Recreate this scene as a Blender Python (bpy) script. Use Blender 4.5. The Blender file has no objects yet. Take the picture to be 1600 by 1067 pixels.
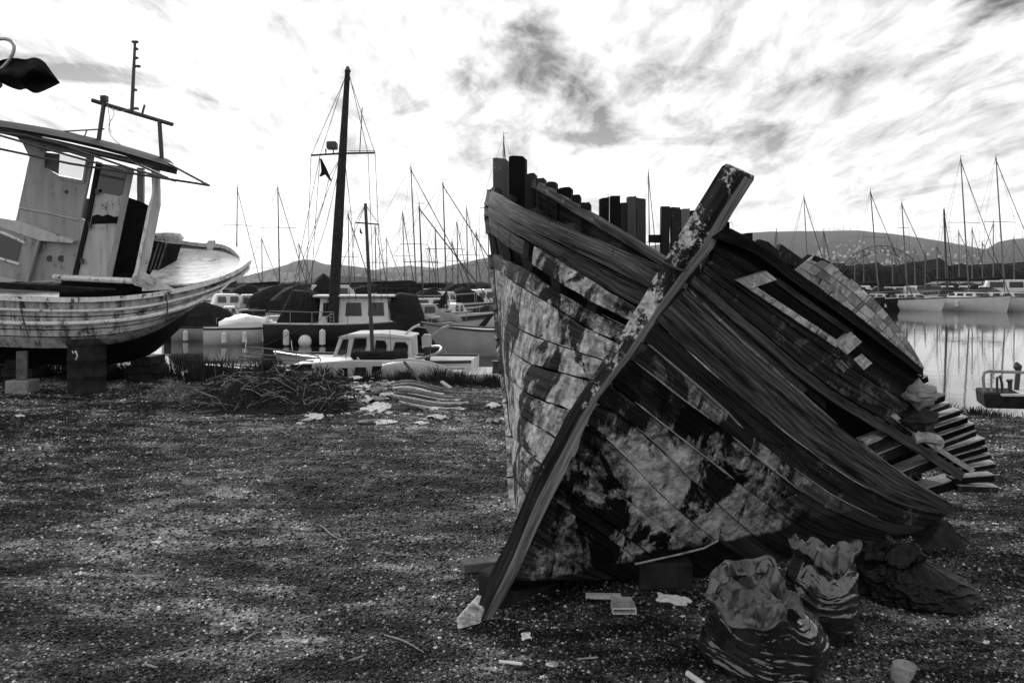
import bpy, bmesh, math, random
import numpy as np
from mathutils import Vector, Matrix, noise

R = random.Random(11)
rad = math.radians

# ------------------------------------------------------------------ camera, sky, sun, exposure
scene = bpy.context.scene
F, HZ, H = 1150.0, 445.0, 1.6            # focal length and horizon row in photo pixels, eye height in metres
ZW = -0.4                                # water level
cam_d = bpy.data.cameras.new('camera')
cam = bpy.data.objects.new('camera', cam_d)
scene.collection.objects.link(cam)
cam.location = (0, 0, H)
cam.rotation_euler = (rad(90), 0, 0)
cam_d.sensor_width = 36
cam_d.lens = 36 * F / 1600
cam_d.shift_y = -(533.5 - HZ) / 1600
cam_d.clip_start = 0.05
cam_d.clip_end = 30000
scene.camera = cam

SUN_EL, SUN_AZ = 24.0, -24.0             # azimuth from the view direction, left negative
world = bpy.data.worlds.new('World')
scene.world = world
world.use_nodes = True
wn, wl = world.node_tree.nodes, world.node_tree.links
wn.clear()


def wnode(t, **k):
    n = wn.new(t)
    for a, b in k.items():
        setattr(n, a, b)
    return n


def wmath(op, a, b=None, clamp=False):
    n = wnode('ShaderNodeMath', operation=op, use_clamp=clamp)
    for i, x in enumerate((a, b)):
        if x is None:
            continue
        if isinstance(x, (int, float)):
            n.inputs[i].default_value = x
        else:
            wl.new(x, n.inputs[i])
    return n.outputs[0]


def wramp(fac, stops):
    n = wnode('ShaderNodeValToRGB')
    e = n.color_ramp.elements
    while len(e) < len(stops):
        e.new(0.5)
    for el, (p, c) in zip(e, stops):
        el.position = p
        el.color = (c, c, c, 1)
    wl.new(fac, n.inputs[0])
    return n.outputs[0]


sky = wnode('ShaderNodeTexSky', sky_type='NISHITA')
sky.sun_disc = False
sky.sun_elevation = rad(SUN_EL)
sky.sun_rotation = rad(SUN_AZ)
bw = wnode('ShaderNodeRGBToBW')
wl.new(sky.outputs[0], bw.inputs[0])
tc = wnode('ShaderNodeTexCoord')
sp = wnode('ShaderNodeSeparateXYZ')
wl.new(tc.outputs['Generated'], sp.inputs[0])
zc = wmath('ADD', wmath('MAXIMUM', sp.outputs[2], 0.0), 0.16)
cb = wnode('ShaderNodeCombineXYZ')
wl.new(wmath('DIVIDE', sp.outputs[0], zc), cb.inputs[0])
wl.new(wmath('DIVIDE', sp.outputs[1], zc), cb.inputs[1])


def wnoise(rotz, sc, scale, detail, rough, dist, off=(0, 0, 0)):
    mp = wnode('ShaderNodeMapping')
    mp.inputs['Rotation'].default_value = (0, 0, rad(rotz))
    mp.inputs['Scale'].default_value = sc
    mp.inputs['Location'].default_value = off
    wl.new(cb.outputs[0], mp.inputs[0])
    n = wnode('ShaderNodeTexNoise')
    n.inputs['Scale'].default_value = scale
    n.inputs['Detail'].default_value = detail
    n.inputs['Roughness'].default_value = rough
    n.inputs['Distortion'].default_value = dist
    wl.new(mp.outputs[0], n.inputs[0])
    return n.outputs[0]


streak = wnoise(-19, (1.35, 0.55, 1), 2.0, 10, 0.64, 0.5, (3.1, 1.7, 0))
fine = wnoise(-26, (2.0, 0.8, 1), 4.2, 9, 0.62, 0.4, (9.1, 4.7, 0))
puff = wnoise(-30, (0.9, 0.6, 1), 1.7, 8, 0.6, 0.7, (8.9, 2.6, 0))
mod = wnoise(0, (1, 1, 1), 0.9, 3, 0.5, 0.0, (1.3, 5.1, 0))
dark1 = wmath('MULTIPLY', wramp(streak, [(0.35, 0), (0.68, 1)]), wramp(mod, [(0.28, 0.45), (0.58, 1)]))
dark2 = wramp(puff, [(0.54, 0), (0.70, 1)])
dark3 = wmath('MULTIPLY', wramp(fine, [(0.38, 0), (0.68, 1)]), 0.50)
dsum = wmath('ADD', wmath('ADD', wmath('MULTIPLY', dark1, 0.62), dark3), wmath('MULTIPLY', dark2, 0.7), True)
cover = wmath('SUBTRACT', 1.0, wmath('MULTIPLY', dsum, wramp(sp.outputs[2], [(0.0, 0.45), (0.25, 1.0)])))
cloud = wmath('ADD', wmath('MULTIPLY', cover, 8.0), 0.8)
mix = wnode('ShaderNodeMix', data_type='FLOAT')
mix.inputs[0].default_value = 0.9
wl.new(bw.outputs[0], mix.inputs[2])
wl.new(cloud, mix.inputs[3])
bg = wnode('ShaderNodeBackground')
bg.inputs[1].default_value = 0.1
wl.new(mix.outputs[0], bg.inputs[0])
wo = wnode('ShaderNodeOutputWorld')
wl.new(bg.outputs[0], wo.inputs[0])

sun_d = bpy.data.lights.new('sun', 'SUN')
sun_d.energy = 1.4
sun_d.angle = rad(14)
sun_d.color = (1, 1, 1)
sun = bpy.data.objects.new('sun', sun_d)
scene.collection.objects.link(sun)
sdir = Vector((math.sin(rad(SUN_AZ)) * math.cos(rad(SUN_EL)), math.cos(rad(SUN_AZ)) * math.cos(rad(SUN_EL)), math.sin(rad(SUN_EL))))
sun.rotation_euler = sdir.to_track_quat('Z', 'Y').to_euler()
sun.location = sdir * 60

vs = scene.view_settings
vs.view_transform = 'Standard'
vs.look = 'None'
vs.exposure = 0.82
vs.gamma = 1.0
vs.use_curve_mapping = False
scene.cycles.max_bounces = 6
scene.cycles.diffuse_bounces = 3
scene.cycles.glossy_bounces = 3
scene.cycles.volume_bounces = 1
scene.cycles.use_denoising = True


# ------------------------------------------------------------------ helpers
def P(u, v, Y):
    return Vector(((u - 800) / F * Y, Y, H - (v - HZ) / F * Y))


def G(u, v, z=0.0):
    return P(u, v, (H - z) * F / (v - HZ))


def YW(v):
    return (H - ZW) * F / (v - HZ)


def lerp(a, b, t):
    return a + (b - a) * t


def polyat(pts, q):
    """point at fraction q of a polyline of tuples, by arc length"""
    d = [0]
    for a, b in zip(pts, pts[1:]):
        d.append(d[-1] + math.dist(a, b))
    s = max(0, min(1, q)) * d[-1]
    for i in range(len(pts) - 1):
        if s <= d[i + 1] or i == len(pts) - 2:
            t = (s - d[i]) / max(1e-9, d[i + 1] - d[i])
            return tuple(lerp(x, y, t) for x, y in zip(pts[i], pts[i + 1]))


def smoothpoly(pts, n=24):
    """Catmull-Rom through tuples"""
    out = []
    m = len(pts)
    for k in range(n):
        s = k / (n - 1) * (m - 1)
        i = min(int(s), m - 2)
        t = s - i
        p1, p2 = pts[i], pts[i + 1]
        p0 = pts[i - 1] if i > 0 else tuple(2 * a - b for a, b in zip(p1, p2))
        p3 = pts[i + 2] if i + 2 < m else tuple(2 * b - a for a, b in zip(p1, p2))
        out.append(tuple(0.5 * (2 * b + (c - a) * t + (2 * a - 5 * b + 4 * c - d) * t * t + (3 * b - a - 3 * c + d) * t ** 3)
                         for a, b, c, d in zip(p0, p1, p2, p3)))
    return out


def interp(x, xs, ys):
    return float(np.interp(x, xs, ys))


COL = scene.collection


def tag(o, label=None, cat=None, group=None, kind=None):
    if label: o['label'] = label
    if cat: o['category'] = cat
    if group: o['group'] = group
    if kind: o['kind'] = kind
    return o


def thing(name, loc, label, cat, group=None):
    o = bpy.data.objects.new(name, None)
    o.empty_display_size = 0.2
    COL.objects.link(o)
    o.location = loc
    tag(o, label, cat, group)
    return o


def origin(o):
    v = Vector((0, 0, 0))
    while o is not None:
        v += Vector(o.location)
        o = o.parent
    return v


class MB:
    def __init__(s):
        s.v, s.f, s.uv = [], [], []

    def add(s, vs, fs, uvs=None):
        b = len(s.v)
        s.v += [Vector(x) for x in vs]
        for i, f in enumerate(fs):
            s.f.append([b + j for j in f])
            s.uv.append(uvs[i] if uvs else None)
        return s

    def box(s, c, size, rot=None):
        c = Vector(c)
        hx, hy, hz = [x / 2 for x in size]
        vs = [Vector((x, y, z)) for x in (-hx, hx) for y in (-hy, hy) for z in (-hz, hz)]
        if rot is not None:
            vs = [rot @ x for x in vs]
        return s.add([c + x for x in vs], [(0, 1, 3, 2), (4, 6, 7, 5), (0, 4, 5, 1), (2, 3, 7, 6), (0, 2, 6, 4), (1, 5, 7, 3)])

    def bar(s, a, b, w, d, up=(0, 0, 1)):
        """square bar from a to b"""
        a, b = Vector(a), Vector(b)
        z = (b - a)
        L = z.length
        z.normalize()
        up = Vector(up)
        x = up.cross(z)
        if x.length < 1e-4:
            x = Vector((1, 0, 0)).cross(z)
        x.normalize()
        y = z.cross(x)
        rot = Matrix((x, y, z)).transposed()
        return s.box((a + b) / 2, (w, d, L), rot)

    def prism(s, pts, d):
        pts = [Vector(p) for p in pts]
        d = Vector(d)
        n = len(pts)
        fs = [list(range(n)), list(range(2 * n - 1, n - 1, -1))]
        fs += [(i, i + n, (i + 1) % n + n, (i + 1) % n) for i in range(n)]
        return s.add(pts + [p + d for p in pts], fs)

    def tube(s, pts, r, n=6, cap=True):
        pts = [Vector(p) for p in pts]
        m = len(pts)
        rs = r if isinstance(r, (list, tuple)) else [r] * m
        vs, fs = [], []
        pu = None
        for i, p in enumerate(pts):
            t = (pts[min(i + 1, m - 1)] - pts[max(i - 1, 0)])
            if t.length < 1e-9:
                t = Vector((0, 0, 1))
            t.normalize()
            if pu is None:
                pu = t.cross(Vector((0, 0, 1)) if abs(t.z) < 0.9 else Vector((1, 0, 0)))
            pu = (pu - t * pu.dot(t)).normalized()
            w = t.cross(pu)
            for k in range(n):
                a = 2 * math.pi * k / n
                vs.append(p + (pu * math.cos(a) + w * math.sin(a)) * rs[i])
        for i in range(m - 1):
            for k in range(n):
                fs.append((i * n + k, i * n + (k + 1) % n, (i + 1) * n + (k + 1) % n, (i + 1) * n + k))
        if cap:
            fs.append(tuple(range(n - 1, -1, -1)))
            fs.append(tuple((m - 1) * n + k for k in range(n)))
        return s.add(vs, fs)

    def loft(s, rows, closed=False, capa=False, capb=False, uv=True):
        n, m = len(rows), len(rows[0])
        vs = [p for r in rows for p in r]
        fs, uvs = [], []
        cu = [[0] for _ in rows]
        for i, r in enumerate(rows):
            for a, b in zip(r, r[1:]):
                cu[i].append(cu[i][-1] + (Vector(b) - Vector(a)).length)
        cv = [0]
        for i in range(n - 1):
            cv.append(cv[-1] + (Vector(rows[i + 1][m // 2]) - Vector(rows[i][m // 2])).length)
        for i in range(n - 1):
            for j in range(m if closed else m - 1):
                k = (j + 1) % m
                fs.append((i * m + j, i * m + k, (i + 1) * m + k, (i + 1) * m + j))
                uvs.append([(cu[i][j], cv[i]), (cu[i][k], cv[i]), (cu[i + 1][k], cv[i + 1]), (cu[i + 1][j], cv[i + 1])])
        s.add(vs, fs, uvs if uv else None)
        b = len(s.v) - n * m
        if capa:
            s.f.append([b + j for j in range(m)][::-1]); s.uv.append(None)
        if capb:
            s.f.append([b + (n - 1) * m + j for j in range(m)]); s.uv.append(None)
        return s

    def slab(s, A, B, t, nc=3, jit=0.0, away=Vector((0, 0, H)), cup=0.0):
        """plank between the polylines A and B (front face), thickness t away from the point 'away'"""
        m = len(A)
        rows = []
        for c in range(nc + 1):
            f = c / nc
            rows.append([Vector(a).lerp(Vector(b), f) for a, b in zip(A, B)])
        if jit:
            for i in range(m):
                w = (rows[-1][i] - rows[0][i])
                L = max(1e-6, w.length)
                rows[0][i] = rows[0][i] + w / L * R.uniform(-jit, jit)
                rows[-1][i] = rows[-1][i] + w / L * R.uniform(-jit, jit)
        nrm = []
        for i in range(m):
            a = rows[0][min(i + 1, m - 1)] - rows[0][max(i - 1, 0)]
            b = rows[-1][i] - rows[0][i]
            n = a.cross(b)
            if n.length < 1e-9:
                n = nrm[-1] if nrm else Vector((0, 1, 0))
            n.normalize()
            if n.dot(rows[0][i] - away) < 0:
                n = -n
            nrm.append(n)
        if cup:
            for c in range(nc + 1):
                f = c / nc
                for i in range(m):
                    rows[c][i] = rows[c][i] - nrm[i] * cup * (4 * f * (1 - f))
        back = [[p + nrm[i] * t for i, p in enumerate(r)] for r in rows[::-1]]
        allr = rows + back
        s.loft(allr + [rows[0]])
        b = len(s.v) - (len(allr) + 1) * m
        k = len(allr)
        for e in (0, m - 1):
            ring = [b + r * m + e for r in range(k)]
            for c in range(nc):
                s.f.append([ring[c], ring[c + 1], ring[k - 2 - c], ring[k - 1 - c]])
                s.uv.append(None)
        return s

    def ball(s, c, r, nu=12, nv=8, fn=None):
        c = Vector(c)
        r = Vector(r) if not isinstance(r, (int, float)) else Vector((r, r, r))
        rows = []
        for i in range(nv + 1):
            a = math.pi * i / nv - math.pi / 2
            row = []
            for j in range(nu):
                b = 2 * math.pi * j / nu
                d = Vector((math.cos(a) * math.cos(b), math.cos(a) * math.sin(b), math.sin(a)))
                k = fn(d) if fn else 1.0
                row.append(c + Vector((d.x * r.x, d.y * r.y, d.z * r.z)) * k)
            rows.append(row)
        return s.loft(rows, closed=True, uv=False)

    def build(s, name, mat, parent=None, smooth=False, bevel=0.0, angle=40, rel=True):
        o0 = origin(parent) if (parent is not None and rel) else Vector((0, 0, 0))
        me = bpy.data.meshes.new(name)
        me.from_pydata([p - o0 for p in s.v], [], s.f)
        if any(u is not None for u in s.uv):
            ul = me.uv_layers.new(name='UVMap')
            k = 0
            buf = []
            for f, u in zip(s.f, s.uv):
                for q in range(len(f)):
                    buf += list(u[q]) if u else [0.0, 0.0]
            ul.data.foreach_set('uv', buf)
        bm = bmesh.new()
        bm.from_mesh(me)
        bmesh.ops.remove_doubles(bm, verts=bm.verts, dist=1e-5)
        bmesh.ops.recalc_face_normals(bm, faces=bm.faces)
        if bevel:
            es = [e for e in bm.edges if len(e.link_faces) == 2 and e.calc_face_angle(0) > 0.5]
            bmesh.ops.bevel(bm, geom=es, offset=bevel, segments=1, affect='EDGES', clamp_overlap=True)
        bm.to_mesh(me)
        bm.free()
        if smooth:
            me.polygons.foreach_set('use_smooth', [True] * len(me.polygons))
            me.set_sharp_from_angle(angle=rad(angle))
        me.materials.append(MAT[mat])
        ob = bpy.data.objects.new(name, me)
        COL.objects.link(ob)
        if parent is not None:
            ob.parent = parent
        return ob

    def solo(s, name, mat, loc, label, cat, group=None, **k):
        """a thing that is one mesh, with its origin at loc"""
        loc = Vector(loc)
        s.v = [p - loc for p in s.v]
        o = s.build(name, mat, None, **k)
        o.location = loc
        return tag(o, label, cat, group)


def copy_tree(o, parent=None):
    c = o.copy()
    COL.objects.link(c)
    if parent is not None:
        c.parent = parent
    for ch in list(o.children):
        copy_tree(ch, c)
    return c


# ------------------------------------------------------------------ materials
MAT = {}


class NT:
    def __init__(s, name):
        m = bpy.data.materials.new(name)
        m.use_nodes = True
        s.n, s.l = m.node_tree.nodes, m.node_tree.links
        s.b = s.n['Principled BSDF']
        s.out = s.n['Material Output']
        MAT[name] = m
        s.tc = s.n.new('ShaderNodeTexCoord')

    def node(s, t, **k):
        n = s.n.new(t)
        for a, b in k.items():
            setattr(n, a, b)
        return n

    def put(s, sock, x):
        if isinstance(x, (int, float)):
            sock.default_value = x
        elif isinstance(x, (tuple, list)):
            sock.default_value = x
        else:
            s.l.new(x, sock)

    def math(s, op, a, b=0.0, clamp=False):
        n = s.node('ShaderNodeMath', operation=op, use_clamp=clamp)
        s.put(n.inputs[0], a)
        s.put(n.inputs[1], b)
        return n.outputs[0]

    def mapping(s, co, sc=(1, 1, 1), rot=(0, 0, 0), loc=(0, 0, 0)):
        n = s.node('ShaderNodeMapping')
        s.l.new(co, n.inputs[0])
        n.inputs['Scale'].default_value = sc
        n.inputs['Rotation'].default_value = [rad(a) for a in rot]
        n.inputs['Location'].default_value = loc
        return n.outputs[0]

    def noise(s, co, scale, detail=5, rough=0.55, dist=0.0):
        n = s.node('ShaderNodeTexNoise')
        s.l.new(co, n.inputs[0])
        n.inputs['Scale'].default_value = scale
        n.inputs['Detail'].default_value = detail
        n.inputs['Roughness'].default_value = rough
        n.inputs['Distortion'].default_value = dist
        return n.outputs[0]

    def ramp(s, fac, stops, ease='LINEAR'):
        n = s.node('ShaderNodeValToRGB')
        n.color_ramp.interpolation = ease
        e = n.color_ramp.elements
        while len(e) < len(stops):
            e.new(0.5)
        for el, (p, c) in zip(e, stops):
            el.position = p
            el.color = (c, c, c, 1)
        s.put(n.inputs[0], fac)
        return n.outputs[0]

    def mix(s, f, a, b):
        n = s.node('ShaderNodeMix', data_type='FLOAT')
        s.put(n.inputs[0], f)
        s.put(n.inputs[2], a)
        s.put(n.inputs[3], b)
        return n.outputs[0]

    def color(s, x):
        s.put(s.b.inputs['Base Color'], x if not isinstance(x, (int, float)) else (x, x, x, 1))

    def bump(s, h, strength=0.3, dist=0.01):
        n = s.node('ShaderNodeBump')
        n.inputs['Strength'].default_value = strength
        n.inputs['Distance'].default_value = dist
        s.put(n.inputs['Height'], h)
        s.l.new(n.outputs[0], s.b.inputs['Normal'])

    def rough(s, x):
        s.put(s.b.inputs['Roughness'], x)


def flat(name, base, rough=0.7, var=0.25, scale=9, bump=0.15, spec=0.3, metal=0.0, streak=False):
    m = NT(name)
    co = m.tc.outputs['Object']
    if streak:
        co = m.mapping(co, (1, 1, 0.18))
    n = m.noise(co, scale, 6, 0.62)
    rnd = m.node('ShaderNodeObjectInfo').outputs['Random']
    c = m.math('MULTIPLY', m.ramp(n, [(0.3, base * (1 - var)), (0.7, base * (1 + var))]), m.math('ADD', m.math('MULTIPLY', rnd, 0.24), 0.88))
    m.color(c)
    m.rough(rough)
    m.b.inputs['Specular IOR Level'].default_value = spec if rough < 0.6 else 0.04
    m.b.inputs['Metallic'].default_value = metal
    if bump:
        m.bump(m.noise(m.tc.outputs['Object'], scale * 6, 4, 0.6), bump, 0.01)
    return m


def chipped(name, paint, under, cover=0.5, scale=5.0, soft=0.05, streak=0.35, rough=0.55, fine=30):
    """old paint with chips, runs and dirt"""
    m = NT(name)
    co = m.tc.outputs['Object']
    n1 = m.noise(co, scale, 7, 0.68, 0.4)
    n2 = m.noise(m.mapping(co, (1, 1, 0.12)), scale * 3.5, 5, 0.6)
    n3 = m.noise(co, fine, 4, 0.6)
    a = m.math('ADD', m.math('MULTIPLY', n1, 0.6), m.math('ADD', m.math('MULTIPLY', n2, 0.22), m.math('MULTIPLY', n3, 0.18)))
    msk = m.ramp(a, [(cover - soft, 0), (cover + soft, 1)])
    dirt = m.ramp(n2, [(0.3, 1 - streak), (0.62, 1)])
    pc = m.math('MULTIPLY', m.math('MULTIPLY', dirt, paint), m.ramp(n1, [(0.3, 0.85), (0.7, 1.08)]))
    uc = m.ramp(n3, [(0.3, under * 0.5), (0.7, under * 1.6)])
    m.color(m.mix(msk, uc, pc))
    m.rough(rough)
    m.b.inputs['Specular IOR Level'].default_value = 0.3
    m.bump(m.math('ADD', m.math('MULTIPLY', msk, 0.6), m.math('MULTIPLY', n3, 0.5)), 0.35, 0.006)
    return m


def plank(name, lo, hi, paint=0.4, cover=0.6, pscale=4.0, soft=0.03, patch=None, runs=0.0, grain=1.0, tar=None, rough=0.75, wl=None, mott=0.35):
    """weathered plank: grain runs along u of the UV map; paint left in patches"""
    m = NT(name)
    uv, co = m.tc.outputs['UV'], m.tc.outputs['Object']
    rnd = m.node('ShaderNodeObjectInfo').outputs['Random']
    sh = m.node('ShaderNodeCombineXYZ')
    m.l.new(m.math('MULTIPLY', rnd, 37.0), sh.inputs[0])
    m.l.new(m.math('MULTIPLY', rnd, 11.0), sh.inputs[1])
    ad = m.node('ShaderNodeVectorMath', operation='ADD')
    m.l.new(uv, ad.inputs[0])
    m.l.new(sh.outputs[0], ad.inputs[1])
    guv = ad.outputs[0]
    g1 = m.noise(m.mapping(guv, (1.4, 22, 1)), 1.0, 7, 0.72, 0.35)
    g2 = m.noise(m.mapping(guv, (6, 150, 1)), 1.0, 3, 0.6, 0.1)
    warp = m.noise(m.mapping(guv, (1.3, 5, 1)), 1.0, 2, 0.5)
    sv = m.node('ShaderNodeSeparateXYZ')
    m.l.new(guv, sv.inputs[0])
    wv = m.math('SINE', m.math('ADD', m.math('MULTIPLY', sv.outputs[1], 260.0), m.math('MULTIPLY', warp, 30.0)))
    gr = m.math('ADD', m.math('MULTIPLY', g1, 0.60), m.math('ADD', m.math('MULTIPLY', g2, 0.28), m.math('MULTIPLY', m.math('MULTIPLY', m.math('ADD', m.math('MULTIPLY', wv, 0.5), 0.5), m.ramp(g1, [(0.4, 0.0), (0.6, 1.6)])), 0.07 * grain)))
    wood = m.math('MULTIPLY', m.ramp(gr, [(0.36, lo), (0.66, hi)]), m.math('ADD', m.math('MULTIPLY', rnd, 1.5), 0.4))
    cad = m.node('ShaderNodeVectorMath', operation='ADD')
    m.l.new(co, cad.inputs[0])
    off_ = m.node('ShaderNodeCombineXYZ')
    m.l.new(m.math('MULTIPLY', rnd, 0.22), off_.inputs[0])
    m.l.new(m.math('MULTIPLY', rnd, -0.16), off_.inputs[2])
    m.l.new(off_.outputs[0], cad.inputs[1])
    cj = cad.outputs[0]
    n1 = m.noise(cj, pscale, 9, 0.70, 0.5)
    n3 = m.noise(cj, pscale * 9, 6, 0.70)
    run = m.noise(m.mapping(co, (1, 1, 0.1)), pscale * 5, 4, 0.6)
    a = m.math('ADD', m.math('MULTIPLY', n1, 0.62), m.math('ADD', m.math('MULTIPLY', n3, 0.26), m.math('MULTIPLY', run, 0.12)))
    if patch:
        c, r0, amt = patch
        d = m.node('ShaderNodeVectorMath', operation='DISTANCE')
        m.l.new(m.mapping(co, (1, 1, 1.25)), d.inputs[0])
        d.inputs[1].default_value = (c[0], c[1], c[2] * 1.25)
        a = m.math('ADD', a, m.math('MULTIPLY', m.math('SUBTRACT', 1.0, m.math('DIVIDE', d.outputs[1], r0)), amt))
    a = m.math('ADD', a, m.math('ADD', m.math('MULTIPLY', m.math('SUBTRACT', rnd, 0.5), 0.10), m.math('MULTIPLY', m.math('SUBTRACT', g1, 0.5), 0.16)))
    msk = m.ramp(a, [(cover - soft, 0), (cover + soft, 1)])
    n4 = m.noise(m.mapping(co, (1, 1, 1.9), loc=(3, 1, 5)), pscale * 2.4, 8, 0.7, 0.4)
    pc = m.math('MULTIPLY', m.math('MULTIPLY', m.ramp(n3, [(0.25, paint * 0.45), (0.6, paint)]), m.ramp(n4, [(0.36, mott), (0.60, 1.0)])), m.ramp(run, [(0.3, 1 - runs), (0.6, 1.0)]))
    # light blotchy edge then bare wood, then old tar in other patches
    col = m.mix(msk, wood, pc)
    if tar:
        t = m.ramp(m.noise(m.mapping(cj, (1, 1, 0.55), loc=(4, 2, 7)), pscale * 0.8, 9, 0.68, 0.6), [(tar - 0.02, 0), (tar + 0.02, 1)])
        col = m.mix(t, col, m.math('MULTIPLY', wood, 0.28))
    if wl:  # darker near the ground: bottom paint, with under-hull shade painted in
        sx = m.node('ShaderNodeSeparateXYZ')
        m.l.new(co, sx.inputs[0])
        lv = m.math('SUBTRACT', sx.outputs[2], m.math('ADD', m.math('MULTIPLY', sx.outputs[0], wl[1]), wl[0]))
        lv = m.math('ADD', lv, m.math('MULTIPLY', m.math('SUBTRACT', n1, 0.5), 0.16))
        col = m.mix(m.ramp(m.math('ADD', m.math('MULTIPLY', lv, 8.0), 0.5, True), [(0.42, 0), (0.58, 1)]), m.math('MULTIPLY', wood, 0.5), col)
    m.color(col)
    m.rough(rough)
    m.b.inputs['Specular IOR Level'].default_value = 0.05
    m.bump(m.math('ADD', m.math('MULTIPLY', gr, 1.0 * grain), m.math('MULTIPLY', msk, 0.35)), 0.55, 0.006)
    return m


# origin of the wreck's own coordinates is its stem foot
WRK = Vector((-0.19, 3.5, 0.0))
pc_ = P(1030, 765, 3.95) - WRK
plank('wreck_bottom', 0.008, 0.10, paint=0.66, cover=0.635, pscale=4.2, soft=0.08, patch=(pc_, 1.05, 0.36), runs=0.45, tar=0.535, wl=(0.12, 0.07), mott=0.18)
pl_ = P(850, 600, 4.2) - WRK
plank('wreck_side_paint', 0.02, 0.16, paint=0.78, cover=0.52, pscale=5.0, soft=0.06, patch=(pl_, 0.95, 0.20), runs=0.8, tar=0.53)
plank('wreck_side_wood', 0.006, 0.15, paint=0.32, cover=0.64, pscale=5.0, runs=0.5, tar=0.60)
plank('wreck_grain', 0.004, 0.075, paint=0.3, cover=0.72, pscale=4.0, grain=1.9)
plank('wreck_dark', 0.003, 0.030, paint=0.14, cover=0.60, pscale=4.0)
plank('wreck_rail', 0.02, 0.14, paint=0.35, cover=0.60, pscale=7.0)
plank('wreck_pale', 0.22, 0.62, paint=0.75, cover=0.50, pscale=8.0, runs=0.4, tar=0.62)
plank('wreck_stem', 0.006, 0.045, paint=0.8, cover=0.565, pscale=6.0, runs=0.2, soft=0.02, patch=(P(1030, 460, 3.45) - WRK, 0.8, 0.07), tar=0.66)
plank('wreck_stem_side', 0.08, 0.40, paint=0.6, cover=0.66, pscale=8.0)
flat('near_black', 0.012, 0.9, 0.4, 6, 0.2, 0.1)  # near-black: dark roof boards, and interior shade put into linings and recesses
flat('dark_wood', 0.03, 0.8, 0.5, 8, 0.3)
flat('mid_wood', 0.12, 0.8, 0.5, 10, 0.3)
flat('pale_wood', 0.5, 0.75, 0.3, 14, 0.3)
chipped('boat_white', 0.52, 0.06, 0.41, 3.5, 0.04, 0.3)
chipped('boat_rail', 0.80, 0.05, 0.43, 7.0, 0.03, 0.25)
chipped('boat_hull', 0.46, 0.03, 0.455, 4.2, 0.05, 0.6)
chipped('boat_cabin', 0.34, 0.07, 0.395, 2.8, 0.05, 0.28, fine=45)
chipped('boat_deck', 0.78, 0.12, 0.42, 2.2, 0.06, 0.3)
flat('boat_bottom', 0.02, 0.8, 0.4, 4, 0.2)
flat('metal_dark', 0.035, 0.5, 0.4, 14, 0.1, 0.5)
flat('metal_grey', 0.30, 0.4, 0.3, 14, 0.1, 0.5, 0.6)
flat('rope_dark', 0.06, 0.9, 0.3, 20, 0.0)
flat('rope_pale', 0.4, 0.9, 0.3, 20, 0.0)
flat('cloth_black', 0.016, 0.85, 0.5, 7, 0.2, 0.2)
flat('gel_white', 0.62, 0.3, 0.08, 3, 0.0, 0.5)
flat('gel_grey', 0.34, 0.35, 0.12, 3, 0.0, 0.5)
flat('gel_dark', 0.022, 0.35, 0.3, 3, 0.0, 0.5)
flat('deck_pale', 0.58, 0.6, 0.15, 6, 0.1)
flat('canvas_dark', 0.02, 0.9, 0.4, 5, 0.3, 0.2)
flat('canvas_grey', 0.24, 0.9, 0.25, 5, 0.3, 0.2)
flat('window_dark', 0.012, 0.08, 0.2, 2, 0.0, 0.6)
flat('alu', 0.10, 0.45, 0.2, 4, 0.0, 0.5)
flat('concrete', 0.24, 0.9, 0.35, 16, 0.4)
flat('drum', 0.022, 0.6, 0.5, 7, 0.25, 0.4)
flat('paper', 0.75, 0.8, 0.2, 20, 0.2)
flat('litter_grey', 0.30, 0.8, 0.5, 20, 0.2)
flat('twig', 0.035, 0.9, 0.6, 25, 0.0)
flat('twig_pale', 0.28, 0.9, 0.5, 25, 0.0)
flat('grass_blade', 0.035, 0.7, 0.5, 12, 0.0, 0.2)
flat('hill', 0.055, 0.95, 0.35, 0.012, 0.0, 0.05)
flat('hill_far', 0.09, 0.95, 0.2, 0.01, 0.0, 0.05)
flat('wood_mass', 0.018, 0.95, 0.5, 0.1, 0.0, 0.05)
flat('house_wall', 0.5, 0.9, 0.25, 0.3, 0.0, 0.1)
flat('steel_far', 0.05, 0.7, 0.2, 0.3, 0.0, 0.2)
flat('quay_stone', 0.10, 0.9, 0.4, 5, 0.4)

m = NT('glass_pane')
m.color(0.75)
m.rough(0.35)
m.b.inputs['Transmission Weight'].default_value = 0.9
m.b.inputs['IOR'].default_value = 1.05

m = NT('bag_plastic')
co = m.tc.outputs['Object']
n2 = m.noise(co, 9, 4, 0.5, 0.4)
m.color(m.ramp(n2, [(0.35, 0.005), (0.7, 0.014)]))
m.rough(m.ramp(n2, [(0.3, 0.14), (0.7, 0.26)]))
m.b.inputs['Specular IOR Level'].default_value = 0.8
m.b.inputs['Coat Weight'].default_value = 1.0
m.b.inputs['Coat Roughness'].default_value = 0.12
m.bump(m.noise(m.mapping(co, (1, 1, 3.0), rot=(14, -18, 0)), 26, 3, 0.5, 0.5), 0.25, 0.012)

m = NT('bag_dull')
co = m.tc.outputs['Object']
m.color(0.006)
m.rough(0.42)
m.b.inputs['Specular IOR Level'].default_value = 0.22
m.bump(m.noise(co, 14, 6, 0.6, 0.8), 0.6, 0.03)

m = NT('bag_inner')
co = m.tc.outputs['Object']
n2 = m.noise(co, 13, 4, 0.5, 0.6)
m.color(m.ramp(n2, [(0.35, 0.015), (0.7, 0.13)]))
m.rough(0.24)
m.b.inputs['Specular IOR Level'].default_value = 0.6

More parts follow.
